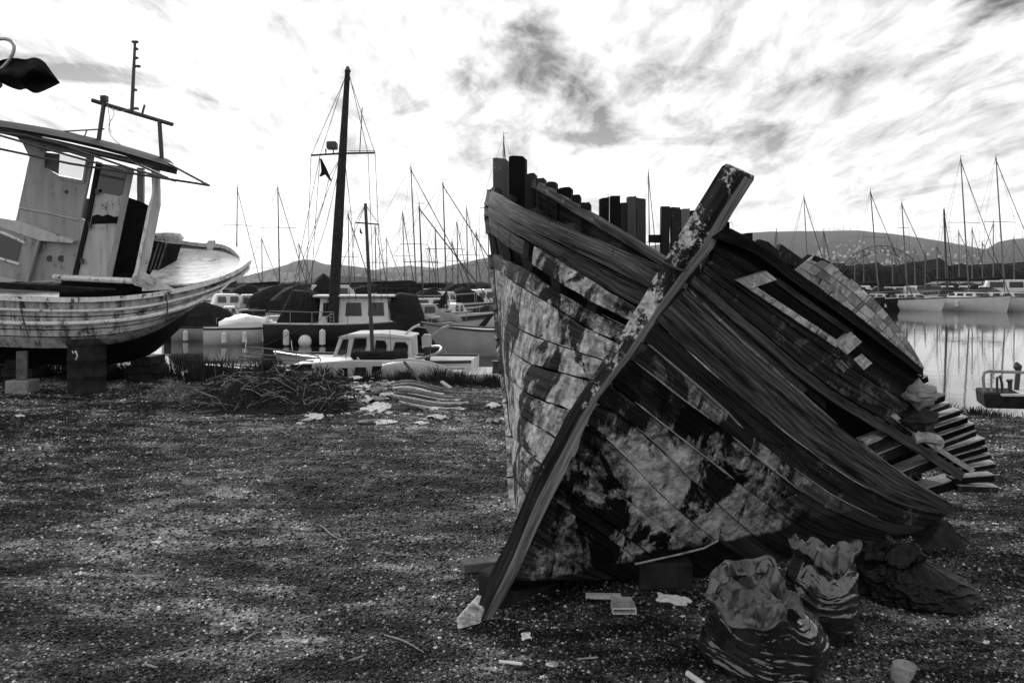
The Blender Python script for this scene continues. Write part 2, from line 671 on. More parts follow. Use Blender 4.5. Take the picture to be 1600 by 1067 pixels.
m = NT('water')
m.color(0.018)
m.rough(0.04)
m.b.inputs['IOR'].default_value = 1.36
m.b.inputs['Specular IOR Level'].default_value = 1.0
co = m.tc.outputs['Object']
w1 = m.noise(m.mapping(co, (0.55, 1.5, 1), rot=(0, 0, 6)), 1.1, 4, 0.55, 0.3)
w2 = m.noise(m.mapping(co, (0.10, 0.22, 1), rot=(0, 0, -9)), 1.0, 3, 0.5)
m.bump(m.math('ADD', w1, m.math('MULTIPLY', w2, 1.2)), 0.065, 0.05)

m = NT('gravel')
co = m.tc.outputs['Object']
big = m.noise(m.mapping(co, (0.55, 1.0, 1), rot=(0, 0, 12)), 0.75, 10, 0.72, 0.6)
med = m.noise(m.mapping(co, (0.5, 1.2, 1), rot=(0, 0, 14)), 3.6, 9, 0.75, 0.5)
fin = m.noise(co, 62, 4, 0.7)
vo = m.node('ShaderNodeTexVoronoi')
m.l.new(co, vo.inputs[0])
vo.inputs['Scale'].default_value = 58
vor = m.node('ShaderNodeTexVoronoi', feature='F1')
m.l.new(co, vor.inputs[0])
vor.inputs['Scale'].default_value = 30
patch = m.math('ADD', m.math('MULTIPLY', big, 0.5), m.math('MULTIPLY', med, 0.5))
lo = m.ramp(patch, [(0.41, 0.003), (0.47, 0.012), (0.53, 0.06), (0.60, 0.19)])
sp1 = m.ramp(m.math('ADD', m.math('MULTIPLY', fin, 0.7), m.math('MULTIPLY', patch, 0.45)), [(0.50, 0), (0.66, 1)])
m.color(m.math('MULTIPLY', m.mix(sp1, m.math('MULTIPLY', lo, 0.3), m.math('ADD', m.math('MULTIPLY', lo, 2.6), 0.03)), 1.0))
m.rough(0.85)
m.b.inputs['Specular IOR Level'].default_value = 0.06
hgt = m.math('ADD', m.math('MULTIPLY', fin, 0.6), m.math('MULTIPLY', vo.outputs['Distance'], -0.8))
m.bump(m.math('ADD', hgt, m.math('MULTIPLY', vor.outputs['Distance'], -0.6)), 1.0, 0.02)

m = NT('pebble')
geo = m.node('ShaderNodeNewGeometry')
rn = geo.outputs['Random Per Island']
big = m.noise(m.mapping(m.tc.outputs['Object'], (0.55, 1.0, 1), rot=(0, 0, 12)), 0.75, 10, 0.72, 0.6)
med = m.noise(m.mapping(m.tc.outputs['Object'], (0.5, 1.2, 1), rot=(0, 0, 14)), 3.6, 9, 0.75, 0.5)
patch = m.math('ADD', m.math('MULTIPLY', big, 0.5), m.math('MULTIPLY', med, 0.5))
k = m.ramp(patch, [(0.41, 0.26), (0.48, 1.0), (0.56, 2.6)])
m.color(m.math('MULTIPLY', m.ramp(rn, [(0.0, 0.006), (0.55, 0.016), (0.70, 0.10), (0.9, 0.24), (1.0, 0.5)]), k))
m.rough(0.6)
m.b.inputs['Specular IOR Level'].default_value = 0.12


# ------------------------------------------------------------------ the setting: ground, water, hills
EX = [-60, -12, -8, -4.5, -2, 0, 2, 3.5, 5.5, 7, 12, 60]
EY = [13.4, 13.4, 13.8, 13.6, 13.0, 12.6, 12.2, 11.0, 10.1, 9.7, 9.3, 9.0]


def edge(x):
    return interp(x, EX, EY) + 0.35 * noise.noise(Vector((x * 0.9, 3.1, 0))) + 0.15 * noise.noise(Vector((x * 3.1, 8.1, 0)))


def ground_z(x, y):
    e = edge(x)
    z = 0.05 * noise.noise(Vector((x * 0.45, y * 0.6, 1.7))) + 0.018 * noise.noise(Vector((x * 1.9, y * 2.6, 4.2)))
    z += 0.008 * noise.noise(Vector((x * 6, y * 7, 9.2)))
    # shallow wheel ruts curving across the yard
    for c0, am in ((7.2, 0.05), (8.6, 0.035), (5.4, 0.03)):
        cy = c0 + 0.22 * (x + 2) - 0.02 * (x + 2) ** 2
        z -= am * math.exp(-((y - cy) / 0.22) ** 2) * (0.6 + 0.4 * noise.noise(Vector((x * 0.8, c0, 0))))
    # flat where the wreck and the bags rest
    k = math.exp(-((x - 0.7) / 1.6) ** 2 - ((y - 3.6) / 1.0) ** 2)
    z *= 1 - k
    d = y - (e - 0.9)
    if d > 0:
        z = z * max(0, 1 - d) - 0.9 * min(1.0, (d / 1.7)) ** 1.6 - max(0, d - 1.7) * 0.25
    return max(z, -2.5)


xs = list(np.concatenate([np.linspace(-70, -13, 16), np.linspace(-12, 10, 190), np.linspace(11, 70, 16)]))
ys = list(np.concatenate([np.linspace(-40, 1.5, 10), np.linspace(1.7, 16, 190), np.linspace(17, 24, 4)]))
gb = MB()
gb.loft([[Vector((x, y, ground_z(x, y))) for x in xs] for y in ys], uv=False)
tag(gb.build('ground', 'gravel', smooth=True, angle=80), kind='structure')

wb = MB()
wx = np.linspace(-4000, 4000, 9)
wb.loft([[Vector((x, y, ZW)) for x in wx] for y in (7.5, 40, 200, 1200, 4200)], uv=False)
tag(wb.build('water', 'water'), kind='structure')


def ridge(name, prof, foot_v, Yf, Yr, mat, seed, amp=1.0, n=90):
    """a hill: silhouette given as (u, v) pairs, slope from the foot at depth Yf up to the ridge at depth Yr"""
    mb = MB()
    rows = []
    u0, u1 = prof[0][0], prof[-1][0]
    pu, pv = [p[0] for p in prof], [p[1] for p in prof]
    for k in range(9):
        t = k / 8
        row = []
        for i in range(n):
            u = lerp(u0, u1, i / (n - 1))
            vr = interp(u, pu, pv) + amp * 1.2 * noise.noise(Vector((u * 0.09, seed, 0)))
            Y = lerp(Yf, Yr, t)
            top = P(u, vr, Yr)
            x = (u - 800) / F * Y
            h = (top.z + 0.5) * (t ** 0.75) - 0.5
            h *= 1 + 0.14 * math.sin(math.pi * t) * noise.noise(Vector((u * 0.03, t * 3, seed)))
            row.append(Vector((x, Y, h)))
        rows.append(row)
    rows.append([p + Vector((0, Yr * 0.15, -p.z - 2)) for p in rows[-1]])
    mb.loft(rows, uv=False)
    return tag(mb.build(name, mat, smooth=True, angle=70), kind='structure')


ridge('hill', [(300, 440), (360, 436), (393, 429), (437, 417), (465, 407), (484, 405), (509, 413), (555, 416), (602, 425), (650, 426), (696, 416), (740, 407), (768, 401), (880, 392), (1000, 386), (1080, 376)], 440, 1600, 4200, 'hill', 2.0)
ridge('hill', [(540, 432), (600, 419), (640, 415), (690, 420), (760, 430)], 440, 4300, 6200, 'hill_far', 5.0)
ridge('hill', [(440, 443), (478, 438), (500, 432), (520, 430), (560, 432), (590, 436), (630, 443)], 444, 700, 900, 'wood_mass', 7.0, 0.6)
ridge('hill', [(1020, 400), (1100, 372), (1140, 366), (1200, 362), (1290, 361), (1340, 360), (1400, 366), (1460, 375), (1500, 382), (1540, 390), (1580, 400), (1640, 425)], 438, 2000, 4600, 'hill', 9.0, 0.7)
ridge('hill', [(1440, 430), (1520, 400), (1545, 387), (1560, 378), (1580, 374), (1620, 371), (1760, 362), (1900, 380)], 438, 2000, 4000, 'hill', 12.0, 0.7)
ridge('hill', [(-900, 400), (-500, 410), (-100, 425), (200, 436), (310, 442)], 442, 1500, 4000, 'hill', 15.0, 0.8)


def far_shore(name, u0, u1, Y, hv, mat, seed, n=220):
    """low land with a ragged line of trees on it"""
    mb = MB()
    rows = []
    for k, (dy, hk) in enumerate(((-6, -1.2), (0, 0.0), (2, 0.8), (6, 1.0), (30, 0.9), (60, -0.02))):
        row = []
        for i in range(n):
            u = lerp(u0, u1, i / (n - 1))
            h = 2.0 + hv * Y / F * (0.62 + 0.5 * noise.noise(Vector((u * 0.05, seed, 0))) + 0.35 * noise.noise(Vector((u * 0.31, seed, k * 0.8))))
            z = ZW - 1.0 + (h + 1.0) * hk if hk > 0 else ZW + hk
            row.append(Vector(((u - 800) / F * Y, Y + dy, z)))
        rows.append(row)
    mb.loft(rows, uv=False)
    return tag(mb.build(name, mat, smooth=False), 'dark line of trees along the far shore', 'trees', kind='stuff')


far_shore('far_trees', 250, 800, 300, 5, 'wood_mass', 3.0)
far_shore('far_trees', 800, 1750, 190, 40, 'wood_mass', 8.0, 420)
far_shore('far_trees', -900, 250, 320, 6, 'wood_mass', 5.0)
sb = MB()
sb.loft([[Vector((x, y, z)) for x in np.linspace(-1600, 1600, 60)] for y, z in ((296, -1.5), (299, 0.4), (420, 0.8), (1800, 2.0))], uv=False)
tag(sb.build('far_shore', 'quay_stone'), kind='structure')


# hillside town: every house a small block with a set-back upper storey and a parapet
def house_mesh(kind):
    mb = MB()
    w, d, h = ((7, 7, 5.5), (10, 8, 8), (6, 8, 3.6))[kind]
    mb.box((0, 0, h / 2 - 1.5), (w, d, h + 3))
    mb.box((0, 0, h + 0.25), (w + 0.6, d + 0.6, 0.4))
    mb.box((w * 0.12, d * 0.1, h + 1.6), (w * 0.55, d * 0.6, 2.4))
    mb.box((w * 0.12, d * 0.1, h + 2.95), (w * 0.62, d * 0.66, 0.25))
    return mb


protos = []
for kd in range(3):
    lab = ('pale two storey house in the hillside town', 'large pale apartment block in the hillside town', 'low pale house in the hillside town')[kd]
    o = thing('house', (0, 0, 0), lab, 'house', 'houses of the hillside town')
    house_mesh(kd).build('wall', 'house_wall', o)
    protos.append(o)
used = [0, 0, 0]


def put_house(kd, loc, rz, s):
    o = protos[kd] if not used[kd] else copy_tree(protos[kd])
    used[kd] = 1
    o.location = loc
    o.rotation_euler = (0, 0, rz)
    o.scale = (s, s, s)


def hill_pt(prof, u, t, Yf, Yr):
    Y = lerp(Yf, Yr, t)
    top = P(u, interp(u, [p[0] for p in prof], [p[1] for p in prof]), Yr)
    return Vector(((u - 800) / F * Y, Y, (top.z + 0.5) * (t ** 0.75) - 0.5))


RP = [(1020, 400), (1100, 372), (1140, 366), (1200, 362), (1290, 361), (1340, 360), (1400, 366), (1460, 375), (1500, 382), (1540, 390), (1640, 425)]
LP = [(360, 436), (393, 429), (437, 417), (465, 407), (484, 405), (509, 413), (555, 416), (602, 425), (650, 426), (768, 401)]
for i in range(200):
    u = R.uniform(1270, 1625) if i % 5 else R.uniform(1280, 1420)
    t = abs(R.gauss(0, 0.20)) + 0.03
    put_house(R.choice((0, 0, 1, 2)), hill_pt(RP, u, min(t, 0.6), 2000, 4600), R.uniform(-0.5, 0.5), R.uniform(0.6, 1.1))
for i in range(80):
    u = R.uniform(385, 475) if i % 4 else R.uniform(440, 660)
    t = abs(R.gauss(0, 0.07)) + 0.01
    put_house(R.choice((0, 0, 1, 2)), hill_pt(LP, u, t, 1600, 4200), R.uniform(-0.5, 0.5), R.uniform(0.9, 1.5))

# masts on the ridge
for i, (u, h) in enumerate(((1318, 10), (1329, 8), (1303, 5), (1296, 5), (1598, 12))):
    Y = 4600 if u < 1500 else 4000
    v = 360 if u < 1500 else 373
    b, t = P(u, v + 2, Y), P(u, v - h, Y)
    mb = MB().tube([b, t], [1.0, 0.5], 4)
    for q in (0.5, 0.75, 0.92):
        c = b.lerp(t, q)
        mb.bar(c + Vector((-2.5, 0, 0)), c + Vector((2.5, 0, 0)), 0.5, 0.5)
    mb.solo('radio_mast', 'steel_far', b, 'thin radio mast on the ridge of the far hill', 'mast', 'radio masts on the hill')

# steel lattice arch on the far quay
Y = 185.0
A = thing('lattice_arch', P(1370, 430, Y), 'steel lattice arch standing behind the moored yachts on the far quay', 'arch')
outer, inner = [], []
for i in range(17):
    t = i / 16
    u = lerp(1298, 1455, t)
    outer.append(P(u, 440 - 56 * math.sin(math.pi * t) ** 0.75, Y))
    inner.append(P(lerp(1308, 1445, t), 441 - 47 * math.sin(math.pi * t) ** 0.75, Y))
for pts in (outer, inner):
    MB().tube(pts, 0.10, 5).build('chord', 'steel_far', A)
for i in range(16):
    MB().tube([outer[i], inner[i + 1]], 0.06, 4).build('lattice_bar', 'steel_far', A)
    MB().tube([inner[i], outer[i]], 0.06, 4).build('lattice_bar', 'steel_far', A)
# long sheds with pitched roofs across the water
for (u, wpx, v, Y) in ((705, 70, 436, 285), (755, 60, 434, 280), (830, 80, 434, 280), (1500, 90, 448, 175), (1585, 80, 446, 175)):
    s = Y / F
    S = thing('shed', Vector(((u - 800) * s, Y, 0.3)), 'long low shed with pitched roof on the far quay', 'shed', 'sheds on the far quay')
    w, h = wpx * s, max(1.5, (447 - v) * s * 0.6)
    MB().box((S.location.x, Y, 0.2 + h / 2), (w, 6, h)).build('wall', 'steel_far', S)
    rb = MB()
    for k in range(3):
        x0 = S.location.x - w / 2 + k * w / 3
        rb.prism([(x0, Y - 3.2, 0.2 + h), (x0 + w / 3, Y - 3.2, 0.2 + h), (x0 + w / 6, Y - 3.2, 0.2 + h + w * 0.05)], (0, 6.4, 0))
    rb.build('roof', 'alu', S)


# ------------------------------------------------------------------ the wreck in the foreground
W = thing('wrecked_boat', WRK, 'broken wooden boat heeled over on the gravel with its stem post raised', 'boat')

# --- port side: everything lies on one gently bulging surface, from the stem back to the bilge on the ground
_A, _n = Vector((-0.2, 3.54, 0.0)), Vector((1.92, -4.755, -1.37))


def DR(u, v, off=0.0):
    d = Vector(((u - 800) / F, 1.0, -(v - HZ) / F))
    Y = _n.dot(_A - Vector((0, 0, H))) / _n.dot(d)
    Y -= 0.13 * math.exp(-((u - 1150) / 230) ** 2 - ((v - 690) / 170) ** 2)
    return Y + off


def PR(u, v, off=0.0):
    return P(u, v, DR(u, v, off) + 0.03)


seams = [
    [(1074, 450), (1180, 551), (1300, 655), (1400, 733), (1490, 790)],
    [(1024, 500), (1129, 596), (1200, 654), (1310, 735), (1400, 785), (1480, 806)],
    [(1004, 532), (1030, 552), (1129, 637), (1170, 676), (1290, 766), (1388, 814), (1450, 824)],
    [(985, 560), (1074, 628), (1147, 684), (1200, 727), (1290, 793), (1380, 830), (1420, 836)],
    [(955, 598), (1020, 650), (1112, 721), (1200, 788), (1280, 836), (1350, 852)],
    [(930, 628), (972, 650), (1030, 698), (1085, 752), (1200, 852), (1270, 876)],
    [(910, 658), (940, 677), (981, 716), (1040, 778), (1117, 842), (1168, 876), (1210, 892)],
    [(888, 705), (930, 735), (990, 788), (1060, 842), (1117, 883), (1140, 900)],
    [(866, 755), (897, 773), (950, 815), (1015, 864), (1065, 902)],
    [(852, 775), (872, 785), (930, 826), (996, 872), (1035, 902)],
    [(828, 838), (845, 850), (890, 870), (926, 886), (965, 904)],
    [(795, 905), (815, 907), (840, 907), (870, 906), (900, 906)],
]
n_seam = [smoothpoly(s, 26) for s in seams]
for k in range(len(seams) - 1):
    pr = R.uniform(-0.012, 0.012)
    gap = 0.008
    a = [PR(u, v, pr) for u, v in n_seam[k]]
    b = [PR(u, v, pr) for u, v in n_seam[k + 1]]
    aa = [p.lerp(q, min(0.2, gap / max(0.02, (q - p).length))) for p, q in zip(a, b)]
    mname = 'wreck_grain' if k == 0 else ('wreck_dark' if k == 1 else 'wreck_bottom')
    if k in (1, 3, 5):      # butt joint part of the way along
        j = 13 + k
        MB().slab(aa[:j], b[:j], 0.032, 3, 0.003, cup=0.004).build('plank', mname, W, smooth=True, angle=35)
        sh = Vector((0.004, 0.012, 0.0))
        MB().slab([p + sh for p in aa[j - 1:]], [p + sh for p in b[j - 1:]], 0.032, 3, 0.003, cup=0.004).build('plank', mname, W, smooth=True, angle=35)
    else:
        MB().slab(aa, b, 0.034, 3, 0.003, cup=0.004).build('plank', mname, W, smooth=True, angle=35)

tl = [n_seam[0], n_seam[2], n_seam[4], n_seam[6], n_seam[8], n_seam[11]]
MB().loft([[PR(u, v, 0.07) for u, v in r] for r in tl]).build('hull_lining', 'near_black', W)  # dark sheet added so no sky shows through the plank seams
# pale arrises on the planks' upper edges: wear, with the caught highlight painted in
for k, (f0, f1, r_) in ((0, (0.0, 0.55, 0.007)), (0, (0.60, 0.97, 0.006)), (1, (0.05, 0.30, 0.004)), (1, (0.42, 0.75, 0.0045)), (2, (0.10, 0.48, 0.0045)), (2, (0.6, 0.8, 0.004)), (3, (0.02, 0.25, 0.004)), (3, (0.33, 0.62, 0.0045)), (4, (0.12, 0.5, 0.0045)), (5, (0.3, 0.6, 0.004)), (6, (0.2, 0.45, 0.003))):
    a_, b_ = int(f0 * 25), int(f1 * 25)
    pts = [PR(u, v, -0.006) + Vector((0, 0.002 * R.uniform(-1, 1), 0.002 * R.uniform(-1, 1))) for u, v in n_seam[k][a_:b_ + 1]]
    rr_ = [r_ * R.uniform(0.5, 1.5) for _ in pts]
    rr_[0] = rr_[-1] = 0.001
    MB().tube(pts, rr_, 4).build('worn_lit_edge', 'wreck_pale' if k != 5 else 'wreck_stem_side', W)
# bottom planking rolling under from the bilge to the keel
cont = smoothpoly([(795, 905), (870, 906), (965, 904), (1065, 902), (1140, 900), (1210, 892), (1290, 872), (1350, 852), (1420, 836), (1470, 822)], 22)
prev = [PR(u, v) for u, v in cont]
keel = [Vector((-0.10 + 2.3 * t, 3.72 + 2.2 * t, 0.06)) for t in np.linspace(0, 1, 22)]
for k in range(4):
    t0, t1 = k / 4, (k + 1) / 4
    bow = lambda p, q, t: p.lerp(q, t) + Vector((0, 0, -0.05 * math.sin(math.pi * t)))
    MB().slab([bow(p, q, t0) + Vector((0, 0.004, 0.004)) for p, q in zip(prev, keel)], [bow(p, q, t1) for p, q in zip(prev, keel)], 0.03, 1, away=Vector((1, 4, -3))).build('plank', 'wreck_dark', W, smooth=True)
MB().bar((-0.12, 3.68, 0.07), (2.5, 6.2, 0.12), 0.16, 0.16).build('keel', 'dark_wood', W, bevel=0.01)

# --- upper port side: rub rail, bulwark planking with its long opening, cap rail
rub = smoothpoly([(1082, 434), (1180, 518), (1290, 608), (1420, 688), (1505, 742)], 24)


def strip(lo, hi, off, th, mat, name='plank', jit=0.002, nc=2, par=None, n=24):
    a = [PR(u, v, off) for u, v in smoothpoly(lo, n)]
    b = [PR(u, v, off) for u, v in smoothpoly(hi, n)]
    return MB().slab(a, b, th, nc, jit, cup=0.0).build(name, mat, par or W, smooth=True, angle=35)


strip([(u - 3, v + 9) for u, v in [(1082, 434), (1180, 518), (1290, 608), (1420, 688), (1505, 742)]],
      [(u + 3, v - 4) for u, v in [(1082, 434), (1180, 518), (1290, 608), (1420, 688), (1505, 742)]], -0.045, 0.05, 'wreck_rail', 'rub_rail')
# dark planking between the top hull plank and the rub rail, gone towards the stern
strip([(1082, 452), (1180, 544), (1290, 640)], [(1090, 444), (1180, 531), (1290, 620)], 0.03, 0.03, 'wreck_dark')
strip([(1075, 449), (1180, 549), (1255, 615)], [(1082, 446), (1186, 541), (1262, 607)], 0.012, 0.02, 'wreck_rail')
# bulwark planks
Lo = [(1112, 408), (1172, 449), (1240, 494), (1312, 542), (1400, 604), (1452, 640)]
Hi = [(1118, 384), (1160, 402), (1212, 436), (1270, 479), (1330, 522), (1400, 574), (1445, 604)]
Cap = [(1112, 368), (1140, 374), (1180, 399), (1240, 442), (1290, 478), (1370, 536), (1441, 590)]
mid1 = [tuple(lerp(a, b, 0.36) for a, b in zip(p, q)) for p, q in zip(smoothpoly([(1090, 436), (1180, 510), (1290, 601), (1420, 681), (1470, 712)], 12), smoothpoly(Lo, 12))]
mid2 = [tuple(lerp(a, b, 0.70) for a, b in zip(p, q)) for p, q in zip(smoothpoly([(1090, 436), (1180, 510), (1290, 601), (1420, 681), (1470, 712)], 12), smoothpoly(Lo, 12))]
strip([(1090, 434), (1180, 508), (1290, 598), (1420, 679), (1470, 710)], mid1, 0.0, 0.03, 'wreck_dark')
strip([(u + 1, v - 1.5) for u, v in mid1], mid2, 0.004, 0.03, 'wreck_dark')
strip([(u + 1, v - 1.5) for u, v in mid2], Lo, -0.002, 0.03, 'wreck_dark')
# the opening runs from u=1175 to u=1318: planks only before and after it
lo_s, hi_s = smoothpoly(Lo, 60), smoothpoly(Hi, 60)


def cut(line, u0, u1):
    return [(u, interp(u, [p[0] for p in line], [p[1] for p in line])) for u in np.linspace(u0, u1, 8)]


strip(cut(lo_s, 1112, 1176), cut(hi_s, 1118, 1206), 0.0, 0.03, 'wreck_dark', n=10)
strip(cut(lo_s, 1312, 1452), cut(hi_s, 1334, 1445), 0.0, 0.03, 'wreck_dark', n=14)
strip([(u, v - 1) for u, v in Hi], Cap, 0.003, 0.03, 'wreck_dark')
# pale frame round the opening
fr = bpy.data.objects.new('window_frame', None)
strip([(1152, 439), (1171, 452)], [(1198, 424), (1214, 437)], -0.03, 0.04, 'wreck_pale', 'frame_board', 0.001, 2, n=3)
strip([(1309, 541), (1324, 554)], [(1330, 519), (1347, 534)], -0.03, 0.04, 'wreck_pale', 'frame_board', 0.001, 2, n=3)
for i in range(8):
    t0, t1 = i / 8, (i + 0.93) / 8
    p0, p1 = (lerp(1172, 1309, t0), lerp(453, 544, t0)), (lerp(1172, 1309, t1), lerp(453, 544, t1))
    q0, q1 = (lerp(1182, 1314, t0), lerp(448, 535, t0)), (lerp(1182, 1314, t1), lerp(448, 535, t1))
    strip([p0, p1], [q0, q1], -0.02 - 0.004 * (i % 2), 0.035, 'wreck_pale', 'frame_block', 0.001, 1, n=3)
strip([(1210, 441), (1270, 484), (1328, 524)], [(1216, 434), (1276, 477), (1334, 518)], -0.012, 0.05, 'wreck_rail', 'frame_board', n=8)
bpy.data.objects.remove(fr)
strip([(1335, 562), (1350, 578)], [(1347, 553), (1363, 567)], -0.01, 0.03, 'wreck_pale', 'patch_board', n=3)
strip([(1305, 570), (1318, 582)], [(1314, 562), (1327, 574)], -0.008, 0.02, 'wreck_rail', 'patch_board', n=3)
# broad dark cap board along the top
strip([(1113, 371), (1180, 396), (1240, 440), (1290, 475), (1370, 533), (1443, 588)],
      [(1143, 357), (1190, 384), (1241, 421), (1300, 464), (1370, 516), (1442, 577)], -0.05, 0.09, 'wreck_dark', 'cap_rail', nc=3)

# inner lining closes the hull behind the gaps
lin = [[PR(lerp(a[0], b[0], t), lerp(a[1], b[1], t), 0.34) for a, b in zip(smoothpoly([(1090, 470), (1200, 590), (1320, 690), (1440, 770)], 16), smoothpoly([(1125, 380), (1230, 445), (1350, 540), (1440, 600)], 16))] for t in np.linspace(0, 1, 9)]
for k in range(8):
    MB().slab(lin[k], [p.lerp(q, 0.97) for p, q in zip(lin[k], lin[k + 1])], 0.02, 1).build('ceiling_plank', 'near_black', W)

# bare frames where the planking has gone, stern end
endc = smoothpoly([(1448, 588), (1476, 620), (1502, 645), (1524, 668), (1541, 694), (1554, 722), (1557, 762)], 14)
endl = smoothpoly([(1398, 612), (1424, 640), (1440, 664), (1462, 690), (1480, 710), (1498, 728), (1512, 752)], 14)
def rib(u0, v0, u1, v1, hpx, off, dep=0.10, edge_=1.6, mat='wreck_dark'):
    """a frame seen edge on: dark face, worn upper edge with its lit rim painted pale"""
    j = R.uniform(-3, 4)
    q = [(u0, v0), (u1 + j, v1), (u1 + j + R.uniform(-2, 2), v1 + hpx), (u0, v0 + hpx)]
    o = MB().prism([PR(u, v, off) for u, v in q], (0.01, dep, 0.0)).build('rib', mat, W, bevel=0.003)
    MB().prism([PR(u, v, off - 0.003) for u, v in [(u0, v0 - edge_), (u1 + j, v1 - edge_), (u1 + j, v1 - 0.1), (u0, v0 - 0.1)]], (0.01, dep * 0.9, 0.0)).build('worn_lit_edge', 'wreck_pale', o)  # pale strip: wear plus the lit top edge, put into the colour


for i in range(14):
    (u1, v1), (u0, v0) = endc[i], endl[i]
    rib(u0 - 16, v0 + 7, u1, v1, R.uniform(6.5, 9.5), 0.05 + R.uniform(-0.03, 0.02))
for (u0, v0, u1, v1, h_) in ((1346, 697, 1420, 668, 14), (1368, 712, 1432, 686, 16), (1404, 740, 1470, 714, 15), (1446, 764, 1512, 745, 14), (1378, 664, 1404, 644, 10)):
    rib(u0, v0, u1, v1, h_, 0.09, 0.16, 2.2)
# pale stringer lying over them
strip([(1394, 652), (1430, 680), (1475, 712), (1520, 739)], [(1400, 647), (1436, 674), (1480, 705), (1524, 733)], -0.02, 0.03, 'wreck_pale', 'stringer', n=10)
strip([(1350, 690), (1372, 681)], [(1353, 697), (1380, 685)], -0.01, 0.03, 'wreck_pale', 'stringer', n=4)
strip([(1372, 600), (1396, 625), (1412, 640)], [(1382, 597), (1404, 620), (1420, 634)], 0.0, 0.03, 'wreck_rail', 'stringer', n=6)
rib(1398, 592, 1438, 573, 8, 0.05)
rib(1408, 603, 1440, 586, 6, 0.02)
# wedge of timber under the stern
MB().prism([G(1440, 862), G(1512, 856), P(1488, 818, 4.7), P(1470, 822, 4.6)], (0.05, 0.35, 0.0)).build('chock', 'dark_wood', W, bevel=0.01)

# --- pale planked house side with the oval port, behind the cap rail
inn = smoothpoly([(1236, 427), (1300, 472), (1370, 525), (1441, 584)], 60)
out = smoothpoly([(1272, 399), (1300, 412), (1360, 461), (1410, 519), (1444, 574)], 60)
oc, oa, ob_ = (1297, 452), (29, 21), (4.2, -6.0)      # centre, half long axis, half short axis in photo pixels


def hs(s, t):
    a, b = polyat(inn, s), polyat(out, s)
    return lerp(a[0], b[0], t), lerp(a[1], b[1], t)


def oval_push(u, v):
    dx, dy = u - oc[0], v - oc[1]
    det = oa[0] * ob_[1] - ob_[0] * oa[1]
    p = (dx * ob_[1] - ob_[0] * dy) / det
    q = (oa[0] * dy - dx * oa[1]) / det
    r = math.hypot(p, q)
    if r >= 1:
        return u, v, False
    r = max(r, 1e-3)
    p, q = p / r, q / r
    return oc[0] + p * oa[0] + q * ob_[0], oc[1] + p * oa[1] + q * ob_[1], True


HOFF = 0.42
ncol, nrow = 17, 3
cuts = [min(1, max(0, (c + (R.uniform(-0.3, 0.3) if 0 < c < 17 else 0)) / 17)) for c in range(18)]
for c in range(ncol):
    s0, s1 = cuts[c], cuts[c + 1]
    for r in range(nrow):
        t0, t1 = r / nrow, (r + 1) / nrow
        g0, g1 = 0.0016, 0.012
        loop = []
        K = 6
        for i in range(K): loop.append((lerp(s0 + g0, s1 - g0, i / K), t0 + g1))
        for i in range(K): loop.append((s1 - g0, lerp(t0 + g1, t1 - g1, i / K)))
        for i in range(K): loop.append((lerp(s1 - g0, s0 + g0, i / K), t1 - g1))
        for i in range(K): loop.append((s0 + g0, lerp(t1 - g1, t0 + g1, i / K)))
        px = []
        inside = 0
        for (s, t) in loop:
            u, v, h = oval_push(*hs(s, t))
            inside += h
            px.append((u, v))
        if inside >= len(loop) - 1:
            continue
        o_ = HOFF + R.uniform(-0.006, 0.006)
        pts = [PR(u, v, o_) for u, v in px]
        MB().prism(pts, (0.0, 0.025, 0.0)).build('panel', 'wreck_pale', W)
bk = []
for s in np.linspace(0, 1, 20):
    bk.append([PR(*hs(s, 0.02), HOFF + 0.12), PR(*hs(s, 0.98), HOFF + 0.12)])
MB().slab([b[0] for b in bk], [b[1] for b in bk], 0.05, 2).build('backing_board', 'near_black', W)
MB().tube([PR(oc[0] + math.cos(a) * oa[0] + math.sin(a) * ob_[0], oc[1] + math.cos(a) * oa[1] + math.sin(a) * ob_[1], HOFF + 0.02) for a in np.linspace(0, 2 * math.pi, 33)], 0.010, 5).build('port_ring', 'metal_dark', W, smooth=True)
# house top edge and far side so that it has a body
MB().slab([PR(*hs(s, 1.0), HOFF) for s in np.linspace(0, 1, 14)], [PR(*hs(s, 1.0), HOFF + 0.9) for s in np.linspace(0, 1, 14)], 0.03, 1, away=Vector((2, 4, 6))).build('house_top', 'wreck_dark', W)

# --- starboard side: from the stem round to the turn of the bow
TS = [
    [(1035, 414), (958, 382), (885, 350), (827, 327), (768, 296)],
    [(1015, 450), (943, 414), (879, 382), (818, 353), (763, 321)],
    [(998, 479), (926, 437), (850, 390), (801, 364), (763, 338)],
    [(988, 502), (926, 472), (856, 428), (804, 393), (766, 364)],
    [(982, 512), (926, 484), (868, 452), (827, 422), (770, 396)],
    [(968, 534), (920, 512), (862, 476), (813, 446), (772, 417)],
    [(948, 563), (882, 541), (813, 515), (778, 483)],
    [(930, 594), (845, 573), (810, 556), (781, 529)],
    [(900, 642), (842, 622), (813, 605), (788, 582)],
    [(874, 686), (821, 653), (794, 627)],
    [(850, 728), (824, 704), (799, 680)],
    [(826, 776), (802, 744)],
    [(812, 806), (806, 795)],
]


